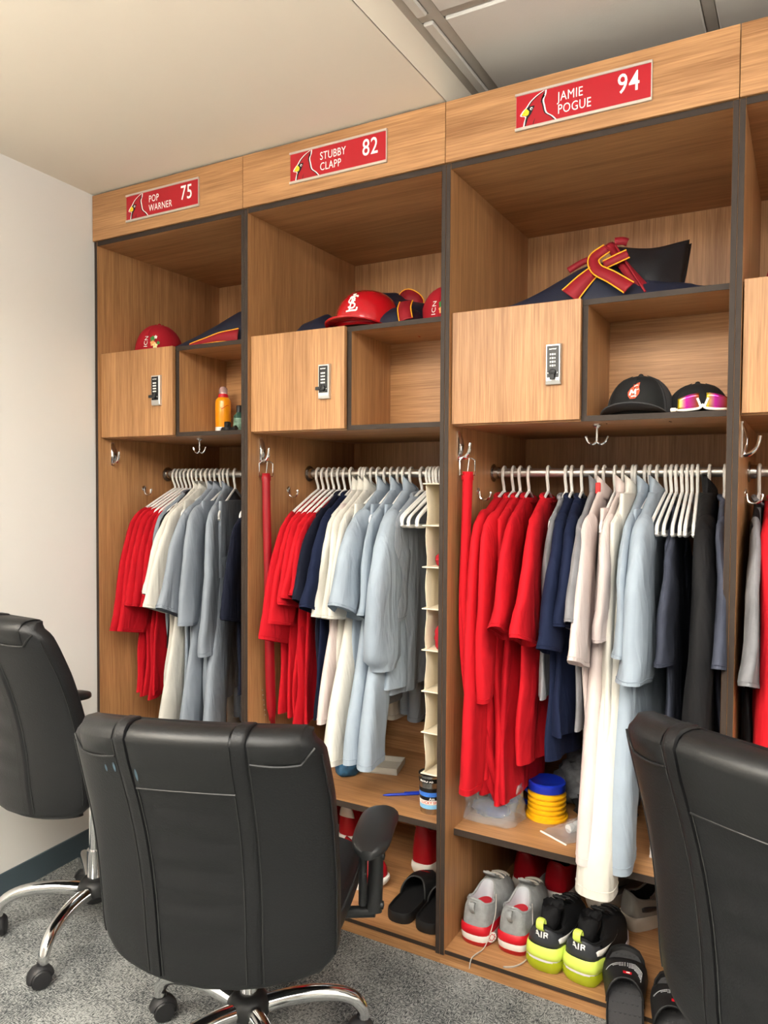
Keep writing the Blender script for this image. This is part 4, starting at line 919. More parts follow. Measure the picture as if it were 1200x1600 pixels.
def slide(label, loc, rz, L, W, closed, pat, group, tilt=0.0, nubs=True):
    G = thing('clog' if closed else 'slide_sandal', label, 'sandal', loc, 0, group, rot=(tilt, 0, rz))
    tab = [(0, 0.55), (0.08, 0.78), (0.25, 0.84), (0.45, 0.82), (0.68, 1.0), (0.85, 0.92), (0.95, 0.68), (1, 0.36)]
    def ol(i, k=1.0, n=40):
        a = 2 * pi * i / n; y = (1 - cos(a)) / 2; sg = 1 if sin(a) >= 0 else -1; e = min(1.0, abs(sin(a)) / 0.4) ** 0.6
        return Vector((sg * interp(tab, y) * W / 2 * e * k, L / 2 + (y - 0.5) * L * k, 0))
    H = 0.034
    rings = [[ol(i, sc) + Vector((0, 0, z)) for i in range(40)] for sc, z in [(0.9, 0), (0.98, 0.002), (1.0, 0.012), (1.0, H - 0.006), (0.985, H), (0.93, H), (0.88, H - 0.009)]]
    part('sole', MB().loft(rings), SLB, G, True, 50)
    part('footbed', MB().poly([ol(i, 0.89) + Vector((0, 0, H - 0.0075)) for i in range(40)]), SLG if nubs else SLB, G)
    if nubs:
        nb = MB()
        for yy in range(9):
            for xx in range(-3, 4):
                px, py = xx * 0.0115 + (0.0058 if yy % 2 else 0), L * (0.10 + 0.10 * yy)
                if abs(px) < interp(tab, py / L) * W / 2 * 0.78: nb.lathe([(0.0038, 0), (0.0034, 0.0016), (0, 0.0018)], (px, py, H - 0.0076), 6)
        part('footbed_nubs', nb, SLG, G)
    y0, y1 = (0.40, 0.76) if not closed else (0.42, 0.99)
    g = []; nA = 20; nS = 14
    def strap(u, v, off=0.0):
        yy = lerp(y0, y1, v); hw = interp(tab, yy) * W / 2 * (min(1.0, sqrt(max(0.02, 1 - max(0, (yy - 0.82) / 0.18) ** 2)))) * 1.01
        a = pi * (1 - u); top = lerp(0.062, 0.042, v) if not closed else lerp(0.064, 0.03, v ** 1.6)
        e = 0.45 * cos(a) * 0.0
        cut = (0.10 * sin(a) ** 2 * (1 - v) ** 2) if not closed else 0.12 * sin(a) ** 2 * (1 - v) ** 2
        y2 = (yy + cut * (1 if not closed else 1.0)) * L
        return Vector(((hw + off) * (abs(cos(a)) ** 0.8) * (1 if cos(a) > 0 else -1), y2, 0.018 + (top - 0.004 + off) * sin(a) ** 0.75))
    for j in range(nS + 1): g.append([strap(i / nA, j / nS) for i in range(nA + 1)])
    part('strap', MB().sheet(g), SLB, G, True, 70, solid=0.005)
    if closed:
        part('badge', MB().sheet([[strap(0.42 + 0.16 * i / 4, 0.55 + 0.1 * j / 3, 0.0035) for i in range(5)] for j in range(4)]), STEEL, G)
    if pat:
        dm = MB()
        for q in range(30):
            u = lerp(0.2, 0.74, q / 29); cnt = 1 + int(6 * (q / 29) ** 1.3)
            for r in range(cnt):
                v = 0.62 + 0.20 * sin(q / 29 * 2.2) - 0.055 * r - (0.15 * max(0, (q - 22) / 7))
                c = strap(u, v, 0.0035)
                dm.lathe([(0.0013, 0), (0.0009, 0.0009), (0, 0.0012)], tuple(c), 5)
        part('rhinestones', dm, RHIN, G)
        part('red_patch', MB().sheet([[strap(0.48 + 0.09 * i / 3, 0.30 + 0.14 * j / 3, 0.0038) for i in range(4)] for j in range(4)]), SREDM, G)
        part('patch_letter', MB().sheet([[strap(0.505 + 0.04 * i / 2, 0.33 + 0.07 * j / 2, 0.0045) for i in range(3)] for j in range(3)]), SWHT, G)
    return G
slide('black slide sandal with a rhinestone strap, leaning on the locker base', (1.925, -0.098, 0.002), 0.20, 0.275, 0.106, False, True, 'black slide sandals', 0.33)
slide('black slide sandal with a rhinestone strap, partly behind the chair', (2.038, -0.150, 0.002), 0.12, 0.275, 0.106, False, True, 'black slide sandals', 0.33)
slide('black clog left of two on the locker base', (1.236, 0.045, BZ), 0.02, 0.262, 0.10, True, False, 'black clogs', nubs=False)
slide('black clog beside the locker post', (1.332, 0.040, BZ), 0.02, 0.262, 0.10, True, False, 'black clogs', nubs=False)

# ------------------------------------------------------------------ caps and helmet
def head_shape(rx, ry, h, p=2.3):
    def f(a, t, off=0.0):
        k = max(0.0, 1 - t ** p) ** (1 / 2.2)
        n = Vector((cos(a), sin(a), t * 0.9)).normalized()
        return Vector((rx * cos(a) * k, ry * sin(a) * k, h * t)) + n * off
    return f
def dome(f, n=36, rows=12):
    return MB().loft([[f(2 * pi * i / n, min(0.997, (j / rows) ** 0.8)) for i in range(n)] for j in range(rows + 1)])
def brim_mesh(f, ang, ln, drop, z0=0.004, arch=0.0, thick=0.003):
    g = []
    for j in range(9):
        r = j / 8; row = []
        for i in range(25):
            q = lerp(-ang, ang, i / 24); b = f(-pi / 2 + q, 0.03)
            e = ln * max(0.0, cos(q / ang * pi / 2)) ** 0.6
            d = Vector((sin(q) * 0.55, -cos(q * 0.5), 0)).normalized()
            p = b + d * e * r
            row.append(Vector((p.x, p.y, z0 + arch * (1 - (q / ang) ** 2) * (0.4 + 0.6 * r) - drop * r * (q / ang) ** 2)))
        g.append(row)
    return MB().sheet(g)
HGLOSS = mat('helmet_red', (178, 10, 26), 0.16, coat=0.6); CAPR = mat('cap_red', (164, 12, 32), 0.85, bump=0.15, bscale=500); CAPB = mat('cap_black', (17, 18, 19), 0.85, bump=0.2, bscale=500)
CAPG = mat('cap_grey_mesh', (58, 58, 60), 0.9, bump=0.6, bscale=300); EMW = mat('emblem_white', (240, 238, 232), 0.6); EMO = mat('emblem_orange', (226, 84, 50), 0.6)
EMG = mat('emblem_green', (60, 130, 60), 0.7); EMP = mat('emblem_peach', (240, 166, 100), 0.7); EMC = mat('emblem_cream', (222, 220, 160), 0.7)
SHZ = 1.8115
def on_shape(f, a0, t0, r, h, off):
    return lambda u, v: f(a0 + u / r, t0 + v / h, off)
# batting helmet
H = thing('batting_helmet', 'glossy red batting helmet with a white monogram', 'helmet', (1.062, 0.165, SHZ + 0.012), 0.04)
hf = head_shape(0.102, 0.122, 0.124, 2.6)
shell = part('shell', dome(hf), HGLOSS, H, True, 60)
part('brim', brim_mesh(hf, 1.15, 0.062, 0.016, 0.006, 0.004), HGLOSS, H, True, 60, solid=0.004)
part('rim', MB().tube([hf(2 * pi * i / 40, 0.0) for i in range(40)], 0.0032, 6, closed=True), HGLOSS, shell)
part('padding', MB().loft([[hf(2 * pi * i / 30, 0.0) * k + Vector((0, 0, z)) for i in range(30)] for k, z in ((0.95, 0.002), (0.85, -0.009), (0.7, -0.011))]), BLACK_PL, H)
fn = on_shape(hf, -pi / 2, 0.52, 0.105, 0.124, 0.0010)
def sp2(pts, k=4): return [(p.x, p.y) for p in spline([(a, b, 0) for a, b in pts], k)]
def monogram(fn, sc):
    mb = MB(); q = lambda L: [(a * sc, b * sc) for a, b in L]
    L = [sp2([(0.20, 0.24), (0.06, 0.36), (-0.16, 0.34), (-0.28, 0.16), (-0.16, 0.02), (0.10, -0.02), (0.26, -0.12), (0.20, -0.30), (-0.02, -0.34), (-0.22, -0.24)]),
         sp2([(-0.04, 0.62), (-0.03, 0.2), (-0.06, -0.2), (-0.10, -0.52)]), sp2([(-0.26, 0.44), (0.0, 0.46), (0.34, 0.50)]), sp2([(0.34, 0.50), (0.35, 0.38)], 2),
         sp2([(-0.26, 0.44), (-0.27, 0.34)], 2), sp2([(-0.34, -0.52), (0.0, -0.50), (0.40, -0.50)]), sp2([(0.40, -0.50), (0.44, -0.30)], 2), sp2([(-0.20, 0.62), (0.12, 0.62)], 3), sp2([(0.10, 0.26), (0.10, -0.02)], 3), sp2([(-0.06, 0.14), (0.24, 0.16)], 3)]
    for l in L:
        m_ = stroke(q(l), 0.105 * sc, fn); mb.add(m_.v, m_.f)
    return mb
part('monogram', monogram(fn, 0.049), EMW, shell, label='white interlocking monogram')
fn2 = on_shape(hf, -pi / 2, 0.06, 0.105, 0.124, 0.0010)
tx = text_mesh('RAWLINGS', 0.007, None, 0, 1.0, 'CENTER'); tx.v = [tuple(fn2(p[0] + 0.004, p[1] + 0.004)) for p in tx.v] if False else [tuple(on_shape(hf, -pi / 2, 0.10, 0.105, 0.124, 0.0012)(p[0], p[1])) for p in tx.v]
def cap(label, loc, rz, m, front_m=None, mesh_m=None, group=None, brim=True, size=1.0, h=0.115, arch=0.010):
    C = thing('baseball_cap', label, 'cap', loc, rz, group)
    f = head_shape(0.083 * size, 0.094 * size, h, 2.3)
    cr = part('crown', dome(f), m, C, True, 60)
    if mesh_m:
        g = [[f(a, t, 0.0008) for a in [lerp(-0.62, pi + 0.62, i / 24) for i in range(25)]] for t in [0.04 + 0.93 * j / 10 for j in range(11)]]
        part('mesh_panel', MB().sheet(g), mesh_m, cr, True, 60)
    sm_ = MB()
    for q in range(6): sm_.tube([f(-pi / 2 + q * pi / 3, t, 0.0006) for t in [0.02 + 0.96 * j / 10 for j in range(11)]], 0.0009, 4)
    part('seam', sm_, m, cr)
    part('button', MB().lathe([(0, 0.006), (0.005, 0.004), (0.007, 0.0), (0.006, -0.002)], (0, 0, h), 10), m, C)
    if brim:
        part('brim', brim_mesh(f, 1.2, 0.066, 0.020, 0.004, 0.020 if mesh_m else arch), front_m or m, C, True, 60, solid=0.003)
    part('sweatband', MB().loft([[f(2 * pi * i / 30, 0.0) * k + Vector((0, 0, z)) for i in range(30)] for k, z in ((0.99, 0.001), (0.93, 0.0), (0.90, 0.03))], cap=False), LINB, C)
    return C, f, cr
def flower_emblem(f, cr, a0):
    """outlined white lettering standing on end with a fruit and blossom patch beside it"""
    fn = on_shape(f, a0, 0.42, 0.088, 0.115, 0.0014)
    mb = MB(); sc = 0.038
    def put(l, w=0.05):
        m_ = stroke([(a * sc, b * sc) for a, b in sp2(l, 3)], w * sc, fn); mb.add(m_.v, m_.f)
    t = text_mesh('ICN', 0.021, None, 0.0, 1.0, 'CENTER')      # reads upwards
    mb.v = [tuple(fn(-p[1] + 0.006, p[0] - 0.002)) for p in t.v]; mb.f = t.f
    part('lettering', mb, EMW, cr)
    def blob(u, v, r, m_, nm):
        part(nm, MB().poly([fn(u * sc + r * sc * cos(q) * (1 + 0.2 * sin(5 * q)), v * sc + r * sc * sin(q) * (1 + 0.2 * sin(5 * q))) + Vector((0, 0, 0)) for q in [2 * pi * k / 20 for k in range(20)]]), m_, cr)
    fn_ = fn
    blob(0.66, 0.18, 0.24, EMG, 'leaf_patch'); blob(0.70, -0.22, 0.24, EMP, 'fruit_patch'); blob(0.92, -0.40, 0.22, EMC, 'blossom_patch'); blob(0.95, 0.34, 0.15, EMW, 'blossom_patch'); blob(1.22, -0.16, 0.14, EMG, 'leaf_patch')
c1, f1, k1_ = cap('red cap with blossom patch on the shelf by the wall', (0.118, 0.205, SHZ), 0.32, CAPR, group='red caps', h=0.132, size=1.05, arch=0.0); flower_emblem(f1, k1_, -pi / 2 - 0.05)
c2, f2, k2_ = cap('red cap with blossom patch beside the batting helmet', (1.300, 0.235, SHZ), 0.12, CAPR, group='red caps', h=0.138, arch=0.0); flower_emblem(f2, k2_, -pi / 2 - 0.18)
c3, f3, k3_ = cap('black mesh-back cap with an orange emblem', (1.890, 0.150, 1.5195), 0.0, CAPB, CAPG, CAPG, h=0.108)
fn = on_shape(f3, -pi / 2 - 0.02, 0.55, 0.088, 0.108, 0.0014)
part('emblem', MB().poly([fn(a * 0.024, b * 0.026) for a, b in [(-0.35, -0.75), (0.25, -0.72), (0.62, -0.30), (0.72, 0.05), (0.60, 0.40), (0.74, 0.90), (0.35, 0.80), (0.05, 0.62), (-0.10, 0.70), (-0.12, 0.50), (-0.45, 0.28), (-0.70, -0.10), (-0.62, -0.45)]]), EMO, k3_, label='orange emblem with a white letter')
fnb = on_shape(f3, -pi / 2 - 0.02, 0.55, 0.088, 0.108, 0.0022)
em = MB()
for l, w_ in (([(-0.42, -0.42), (-0.28, 0.12)], 0.20), ([(-0.28, 0.12), (-0.02, -0.20), (0.22, 0.20)], 0.17), ([(0.22, 0.20), (0.22, -0.36)], 0.18), ([(-0.25, -0.55), (0.05, -0.50), (0.35, -0.52)], 0.12), ([(0.0, 0.42), (0.2, 0.55), (0.5, 0.58)], 0.10), ([(0.35, 0.10), (0.6, 0.18)], 0.10)):
    m_ = stroke([(a * 0.024, b * 0.026) for a, b in sp2(l, 3)], w_ * 0.024, fnb); em.add(m_.v, m_.f)
part('letter', em, EMW, k3_)
c4, f4, k4_ = cap('plain black cap behind the white sunglasses', (2.024, 0.180, 1.5195), 0.35, CAPB, h=0.084, size=0.9)
c5, f5, k5_ = cap('red cap cut off by the right edge', (2.255, 0.17, SHZ), 0.1, CAPR, h=0.11)
# sunglasses
SGF = mat('sunglass_white', (232, 228, 218), 0.3)
def lens_mat():
    m = bpy.data.materials.new('mirror_lens'); m.use_nodes = True; nt = m.node_tree; b = nt.nodes['Principled BSDF']
    tc = nt.nodes.new('ShaderNodeTexCoord'); sx = nt.nodes.new('ShaderNodeSeparateXYZ'); r = nt.nodes.new('ShaderNodeValToRGB')
    nt.links.new(tc.outputs['Generated'], sx.inputs[0]); nt.links.new(sx.outputs[0], r.inputs[0]); nt.links.new(r.outputs[0], b.inputs['Base Color'])
    e = r.color_ramp.elements; e[0].color = s2l((214, 190, 40)); e[0].position = 0.05; e[1].color = s2l((150, 70, 40)); e[1].position = 0.9
    q = r.color_ramp.elements.new(0.4); q.color = s2l((206, 40, 170)); b.inputs['Metallic'].default_value = 0.7; b.inputs['Roughness'].default_value = 0.12
    return m
G = thing('sunglasses', 'white sport sunglasses with pink mirrored lenses', 'sunglasses', (2.052, 0.046, 1.5198), 0.10)
LM = lens_mat()
for sg in (-1, 1):
    g = [[Vector((sg * lerp(0.008, 0.055, i / 8), -0.018 * cos(lerp(0.1, 1.0, i / 8)) , 0.006 + (0.036 * (1 - 0.35 * (i / 8) ** 2)) * j / 5)) for i in range(9)] for j in range(6)]
    part('lens', MB().sheet(g), LM, G, solid=0.002)
part('frame', merge(MB().tube(spline([(-0.062, 0.0, 0.006), (-0.04, -0.014, 0.003), (-0.008, -0.019, 0.006), (0, -0.018, 0.014), (0.008, -0.019, 0.006), (0.04, -0.014, 0.003), (0.062, 0.0, 0.006)], 4), 0.0032, 8),
    MB().tube(spline([(-0.004, -0.019, 0.010), (-0.012, -0.019, 0.030)], 3), 0.003, 6), MB().tube(spline([(0.004, -0.019, 0.010), (0.012, -0.019, 0.030)], 3), 0.003, 6)), SGF, G)
part('temple', merge(MB().box(-0.072, -0.058, -0.008, 0.05, 0.001, 0.010, 0.002), MB().box(0.050, 0.058, 0.0, 0.05, 0.001, 0.009, 0.002)), SGF, G)
# ------------------------------------------------------------------ folded jackets on the top shelf
JNAVY = mat('jacket_navy', (18, 24, 44), 0.55, bump=0.2, bscale=300); JBLK = mat('jacket_black', (24, 25, 30), 0.5, bump=0.15, bscale=250); JRED = mat('jacket_red', (132, 8, 26), 0.65)
def mound(x0, x1, y0, y1, prof, seed, nx=30, ny=16, amp=0.010):
    g = []
    for i in range(nx + 1):
        u = i / nx; hx = interp(prof, u); row = []
        for j in range(ny + 1):
            v = j / ny; e = max(0.0, 1 - abs(2 * v - 1) ** 2.2)
            z = hx * e ** 0.6; xx = lerp(x0, x1, u); yy = lerp(y0, y1, v)
            n_ = noise.noise(Vector((xx * 14 + seed, yy * 14, seed * 1.7)))
            row.append((xx + 0.006 * n_, yy + 0.008 * n_, max(0.001, z + amp * n_ * min(1, hx * 20) * e)))
        g.append(row)
    m_ = MB().sheet(g)
    base = [(p[0], p[1], 0.0) for p in (g[0] + [r[-1] for r in g[1:]] + g[-1][::-1][1:] + [r[0] for r in g[::-1][1:-1]])]
    m_.poly(base)
    return m_
def band(pts, w, m, nm, G, up_=(0, 0, 1), trim=None, th=0.004):
    P = spline(pts, 6); n = len(P); g = [[], [], []]
    for i, p in enumerate(P):
        a = P[max(i - 1, 0)]; b = P[min(i + 1, n - 1)]; t = (b - a).normalized(); nr = t.cross(Vector((0.25, -1, 0.15))).normalized()
        ww = w[0] + (w[1] - w[0]) * i / (n - 1) if isinstance(w, tuple) else w
        g[0].append(p + nr * ww / 2); g[1].append(p + Vector((0, -0.003, 0.001))); g[2].append(p - nr * ww / 2)
    o = part(nm, MB().sheet(g), m, G, True, 70, solid=th)
    if trim:
        for e in (0, 2): part('piping', MB().tube([q + Vector((0, -0.002, 0.001)) for q in g[e]], 0.0018, 6), trim, o)
    return o
J = thing('folded_jacket', 'navy jacket with red collar and black lining, heaped on the widest top shelf', 'jacket', (0, 0, SHZ))
part('body', mound(1.505, 2.07, 0.035, 0.27, [(0, 0.0), (0.12, 0.028), (0.27, 0.068), (0.42, 0.112), (0.52, 0.120), (0.66, 0.07), (0.9, 0.03), (1, 0.004)], 3), JNAVY, J, True, 70)
bl = []
TL, TR, BR, BL = Vector((1.822, 0.13, 0.150)), Vector((1.995, 0.20, 0.163)), Vector((1.985, 0.12, 0.008)), Vector((1.912, 0.055, 0.004))
for i in range(13):
    row = []
    for j in range(13):
        u, v = i / 12, j / 12; p = TL.lerp(TR, u).lerp(BL.lerp(BR, u), v)
        p.y -= 0.030 * sin(pi * u) * sin(pi * v) + 0.004 * sin(9 * u + 6 * v); p.z -= 0.012 * sin(pi * u) * (1 - v); row.append(p)
    bl.append(row)
part('lining_panel', MB().sheet(bl), JBLK, J, True, 80, solid=0.006)
part('lining_back', MB().sheet([[Vector((p.x + 0.004, p.y + 0.05 * sin(pi * i / 12) * sin(pi * j / 12) + 0.012, p.z - 0.006)) for j, p in enumerate(r)] for i, r in enumerate(bl)]), JBLK, J, True, 80, solid=0.004)
band([TL + Vector((-0.014, 0.0, 0.012)), TL.lerp(BL, 0.35) + Vector((-0.006, -0.012, 0)), TL.lerp(BL, 0.7) + Vector((0.0, -0.014, 0)), BL + Vector((0.006, -0.008, 0.002))], (0.022, 0.030), JRED, 'zip_edge', J)
part('zip', MB().tube([TL.lerp(BL, k / 8) + Vector((0.006, -0.018 - 0.006 * sin(pi * k / 8), 0)) for k in range(9)], 0.003, 6), JRED, J)
band([TL + Vector((0.0, 0.0, 0.016)), TL + Vector((0.02, 0.006, 0.016)), TL + Vector((0.03, 0.012, 0.012))], 0.02, JRED, 'collar_tip', J)
band([(1.812, 0.090, 0.138), (1.784, 0.072, 0.112), (1.796, 0.052, 0.078), (1.838, 0.036, 0.048), (1.882, 0.022, 0.014)], (0.024, 0.034), JRED, 'collar', J, trim=YELLOW)
band([(1.795, 0.062, 0.082), (1.766, 0.042, 0.050), (1.735, 0.026, 0.012)], (0.026, 0.050), JRED, 'collar', J, trim=YELLOW)
band([(1.808, 0.075, 0.092), (1.838, 0.068, 0.100), (1.868, 0.074, 0.112)], 0.022, JRED, 'neck_label_band', J, trim=YELLOW)
band([(1.71, 0.10, 0.098), (1.745, 0.11, 0.118), (1.775, 0.12, 0.128)], 0.016, JRED, 'hood_edge', J)
J = thing('folded_jacket', 'navy jacket with red trim heaped behind the batting helmet', 'jacket', (0, 0, SHZ))
part('body', mound(0.82, 1.27, 0.13, 0.43, [(0, 0.0), (0.1, 0.06), (0.25, 0.10), (0.42, 0.158), (0.6, 0.150), (0.8, 0.11), (0.92, 0.09), (1, 0.02)], 9, amp=0.014), JNAVY, J, True, 70)
part('sleeve', mound(0.835, 0.99, 0.045, 0.26, [(0, 0.0), (0.25, 0.055), (0.6, 0.07), (1, 0.03)], 12, amp=0.012), JNAVY, J, True, 70)
part('sleeve', mound(1.13, 1.262, 0.085, 0.26, [(0, 0.07), (0.4, 0.075), (0.8, 0.05), (1, 0.0)], 15, amp=0.012), JNAVY, J, True, 70)
band([(1.115, 0.28, 0.115), (1.15, 0.25, 0.128), (1.185, 0.25, 0.105), (1.175, 0.24, 0.07)], 0.05, JRED, 'collar', J, trim=YELLOW)
band([(1.212, 0.130, 0.080), (1.224, 0.095, 0.05), (1.240, 0.075, 0.012)], 0.040, JRED, 'cuff', J, trim=YELLOW)
J = thing('folded_jacket', 'navy jacket with red lining on the top shelf by the wall', 'jacket', (0, 0, SHZ))
part('body', mound(0.315, 0.675, 0.045, 0.30, [(0, 0.0), (0.2, 0.045), (0.45, 0.085), (0.7, 0.122), (0.85, 0.125), (1, 0.09)], 21, amp=0.012), JNAVY, J, True, 70)
band([(0.42, 0.050, 0.004), (0.50, 0.040, 0.010), (0.57, 0.036, 0.016), (0.64, 0.040, 0.016)], (0.008, 0.045), JRED, 'lining', J, trim=YELLOW)
# ------------------------------------------------------------------ cubby of the first locker
CZ = 1.5193
ORNG = mat('can_orange', (238, 152, 20), 0.3, coat=0.3); CLEARR = mat('clear_cap', (236, 214, 214), 0.1, trans=0.7)
B = thing('spray_can', 'orange spray can with a clear cap and red collar', 'spray can', (0.436, 0.200, CZ))
part('body', MB().lathe([(0, 0), (0.0265, 0), (0.028, 0.002), (0.028, 0.118), (0.026, 0.126), (0.018, 0.134), (0, 0.135)], n=24), ORNG, B)
part('collar', MB().lathe([(0.0185, 0.131), (0.0185, 0.140), (0.016, 0.146), (0.0, 0.146)], n=20), SREDM, B)
part('clear_cap', MB().lathe([(0.0155, 0.143), (0.0155, 0.165), (0.010, 0.172), (0, 0.172)], n=18), CLEARR, B)
part('white_label', MB().lathe([(0.0283, 0.003), (0.0283, 0.027)], n=24), SWHITE, B)
part('label_lines', merge(*[MB().box(-0.010, 0.006, -0.0287, -0.0280, z, z + 0.0022) for z in (0.010, 0.015, 0.020)]), mat('label_blue', (70, 90, 150), 0.6), B, rot=(0, 0, 0.6))
part('red_swirl', MB().tube([(0.0284 * sin(a), -0.0284 * cos(a), 0.098 + 0.006 * sin((a - 0.9) * 4)) for a in [0.5 + 0.07 * k for k in range(14)]], 0.001, 5), SREDM, B)
B = thing('bottle', 'small green glass bottle with a black cap', 'bottle', (0.522, 0.185, CZ))
part('body', MB().lathe([(0, 0), (0.0185, 0), (0.02, 0.003), (0.02, 0.062), (0.012, 0.072), (0.0095, 0.078), (0, 0.078)], n=20), mat('green_glass', (70, 110, 96), 0.1, trans=0.4), B)
part('label', MB().lathe([(0.0203, 0.008), (0.0203, 0.055)], n=20), mat('bottle_label', (110, 140, 120), 0.5, var=0.5, vscale=60), B)
part('cap', MB().lathe([(0.0105, 0.076), (0.0105, 0.098), (0.009, 0.1), (0, 0.1)], n=16), BLACK_PL, B)
o = part('key_fob', merge(MB().lathe([(0, 0), (0.018, 0.002), (0.022, 0.012), (0.018, 0.022), (0, 0.025)], (0, 0, 0), 16), MB().box(-0.006, 0.012, -0.01, 0.01, 0.02, 0.042, 0.003), MB().tube([(0.015, 0.0, 0.012), (0.036, -0.004, 0.016), (0.046, -0.004, 0.02)], 0.009, 8)), BLACK_PL, None, loc=(0.492, 0.155, CZ))
tag(o, 'small black gadget between the spray can and the bottle', 'gadget')
# ------------------------------------------------------------------ belts
def belt(label, x, y, ztop, zbot, m, wav, group, tip):
    B = thing('belt', label, 'belt', (x, y, ztop), -0.85, group)
    n = 40
    for k, (dx, ph, ln) in enumerate(((0.0, 0.0, 1.0), (0.010, 0.7, 0.985))):
        g = [[], []]
        for i in range(n + 1):
            t = i / n; z = -(ztop - zbot) * ln * t - 0.02; yo = wav * sin(pi * t * 1.2 + ph) * t + tip * t ** 3; w_ = 0.0125 if i < n - 1 else 0.008
            for e, sg in ((0, -1), (1, 1)): g[e].append((dx + 0.008 * sin(2.4 * t + ph), yo + sg * w_, z))
        part('strap', MB().sheet(g), m, B, True, 70, solid=0.0035)
    part('loop', MB().box(-0.004, 0.016, -0.015, 0.015, -0.045, -0.030, 0.002), m, B)
    bk = [(0.004, 0.022 * a, b) for a, b in ((-1, -0.03), (-1, 0.012), (-0.6, 0.018), (0.6, 0.018), (1, 0.012), (1, -0.03))]
    part('buckle', merge(MB().tube(bk, 0.0022, 6, closed=True), MB().tube([(0.004, 0, -0.02), (0.006, 0.004, 0.018)], 0.0018, 6)), CHROME, B)
    hm = MB()
    for i in range(6): hm.lathe([(0.0022, 0.0125), (0.0012, 0.0135), (0.0, 0.0135)], (0.0, -0.012 + 0.002 * i, -(ztop - zbot) * (0.86 + 0.02 * i) - 0.02), 6, axis='x')
    part('eyelet', hm, NICKEL, B)
belt('plain red belt hanging from the chrome hook below the helmet', 0.734, 0.066, 1.398, 0.575, mat('belt_red', (140, 8, 22), 0.45), 0.012, 'red belts', 0.03)
belt('woven bright red belt hanging from the chrome hook above the plastic bag', 1.440, 0.066, 1.400, 0.46, RED2, -0.035, 'red belts', 0.075)
# ------------------------------------------------------------------ canvas organizer
G = thing('hanging_organizer', 'cream canvas hanging organizer beside the locker post', 'organizer', (1.312, 0.075, 0.50))
hh = 0.846; nb = 7
for xx in (0.0, 0.069):
    g = [[(xx + 0.003 * sin(j * 1.3 + i), 0.0 + 0.26 * i / 4, hh * j / 28) for i in range(5)] for j in range(29)]
    part('side_panel', MB().sheet(g), CANVAS, G, solid=0.002)
part('back_panel', MB().box(0.001, 0.069, 0.256, 0.259, 0.0, hh), CANVAS, G, False)
for k in range(nb + 1):
    z = hh * k / nb
    part('shelf', MB().box(-0.008, 0.072, -0.008, 0.258, z - 0.002, z + 0.002, 0.0008), CANVAS, G, False)
    part('piping', MB().tube([(-0.009, -0.008, z), (0.072, -0.009, z)], 0.0022, 6), mat('cream_piping', (226, 216, 196), 0.8), G)
part('hanging_strap', merge(MB().box(0.01, 0.02, 0.24, 0.262, hh, hh + 0.05), MB().box(0.05, 0.06, 0.24, 0.262, hh, hh + 0.05)), CANVAS, G, False)
def bundle(name, label, cat, loc, sx, sy, sz, m, seed, amp=0.25, freq=1.6, group=None, crease=0.0):
    mb = MB(); n, r = 36, 20; rings = []
    for j in range(r + 1):
        ph = -pi / 2 + pi * j / r; ring = []
        for i in range(n):
            a = 2 * pi * i / n; d = Vector((cos(ph) * cos(a), cos(ph) * sin(a), sin(ph)))
            k = 1 + amp * noise.noise(d * freq + Vector((seed, seed * 2.1, 0))) + amp * 0.5 * noise.noise(d * freq * 2.7 + Vector((0, seed, seed)))
            if crease: k -= crease * abs(noise.noise(d * freq * 2.2 + Vector((seed, 0, seed * 3))))
            z = d.z * sz * k
            ring.append((d.x * sx * k, d.y * sy * k, max(z, -sz * 0.62)))
        rings.append(ring)
    mb.loft(rings); zmin = min(p[2] for p in mb.v)
    mb.v = [(p[0], p[1], p[2] - zmin) for p in mb.v]
    o = part(name, mb, m, None, True, 80, loc=loc); return tag(o, label, cat, group)
bundle('batting_glove', 'red batting glove in the upper organizer pocket', 'glove', (1.353, 0.11, 0.50 + 0.846 * 6 / 7 - 0.118), 0.022, 0.03, 0.026, CAPR, 2)
bundle('batting_glove', 'red and black batting glove in the middle organizer pocket', 'glove', (1.352, 0.11, 0.50 + 0.846 * 4 / 7 - 0.119), 0.024, 0.034, 0.045, CAPR, 5)
# ------------------------------------------------------------------ things on the middle shelves
MZ = 0.3632
G = thing('tumbler', 'steel tumbler wrapped in coloured stickers beside the post', 'cup', (1.306, 0.132, MZ))
part('body', MB().lathe([(0, 0), (0.030, 0), (0.032, 0.003), (0.0365, 0.10), (0.0385, 0.114), (0.0385, 0.117), (0.0365, 0.117), (0.034, 0.08), (0.029, 0.006), (0, 0.006)], n=32), STEEL, G)
def bandr(z0, z1, m, nm): 
    r = lambda z: interp([(0, 0.0322), (0.10, 0.0368), (0.117, 0.0388)], z)
    return part(nm, MB().lathe([(r(z0), z0), (r(z1), z1)], n=32), m, G)
SB = mat('sticker_black', (18, 18, 20), 0.4); S1 = mat('sticker_blue', (60, 120, 214), 0.4, var=0.3, vscale=60); S2 = mat('sticker_sky', (130, 190, 230), 0.4); S3 = mat('sticker_white', (236, 226, 220), 0.4); S4 = mat('sticker_red', (206, 80, 70), 0.5)
bandr(0.018, 0.030, S2, 'sticker'); bandr(0.031, 0.044, S3, 'sticker'); bandr(0.044, 0.055, SB, 'sticker'); bandr(0.055, 0.068, S1, 'sticker'); bandr(0.068, 0.080, SB, 'sticker'); bandr(0.096, 0.110, SB, 'sticker')
def wraptext(tx, size, z, a0, m):
    t = text_mesh(tx, size, None, 0.0003, 1.0, 'CENTER'); r = interp([(0, 0.0326), (0.10, 0.0373), (0.117, 0.0393)], z)
    t.v = [(r * sin(p[0] / r + a0), -r * cos(p[0] / r + a0), z + p[1]) for p in t.v]; part('sticker_lettering', t, m, G, False)
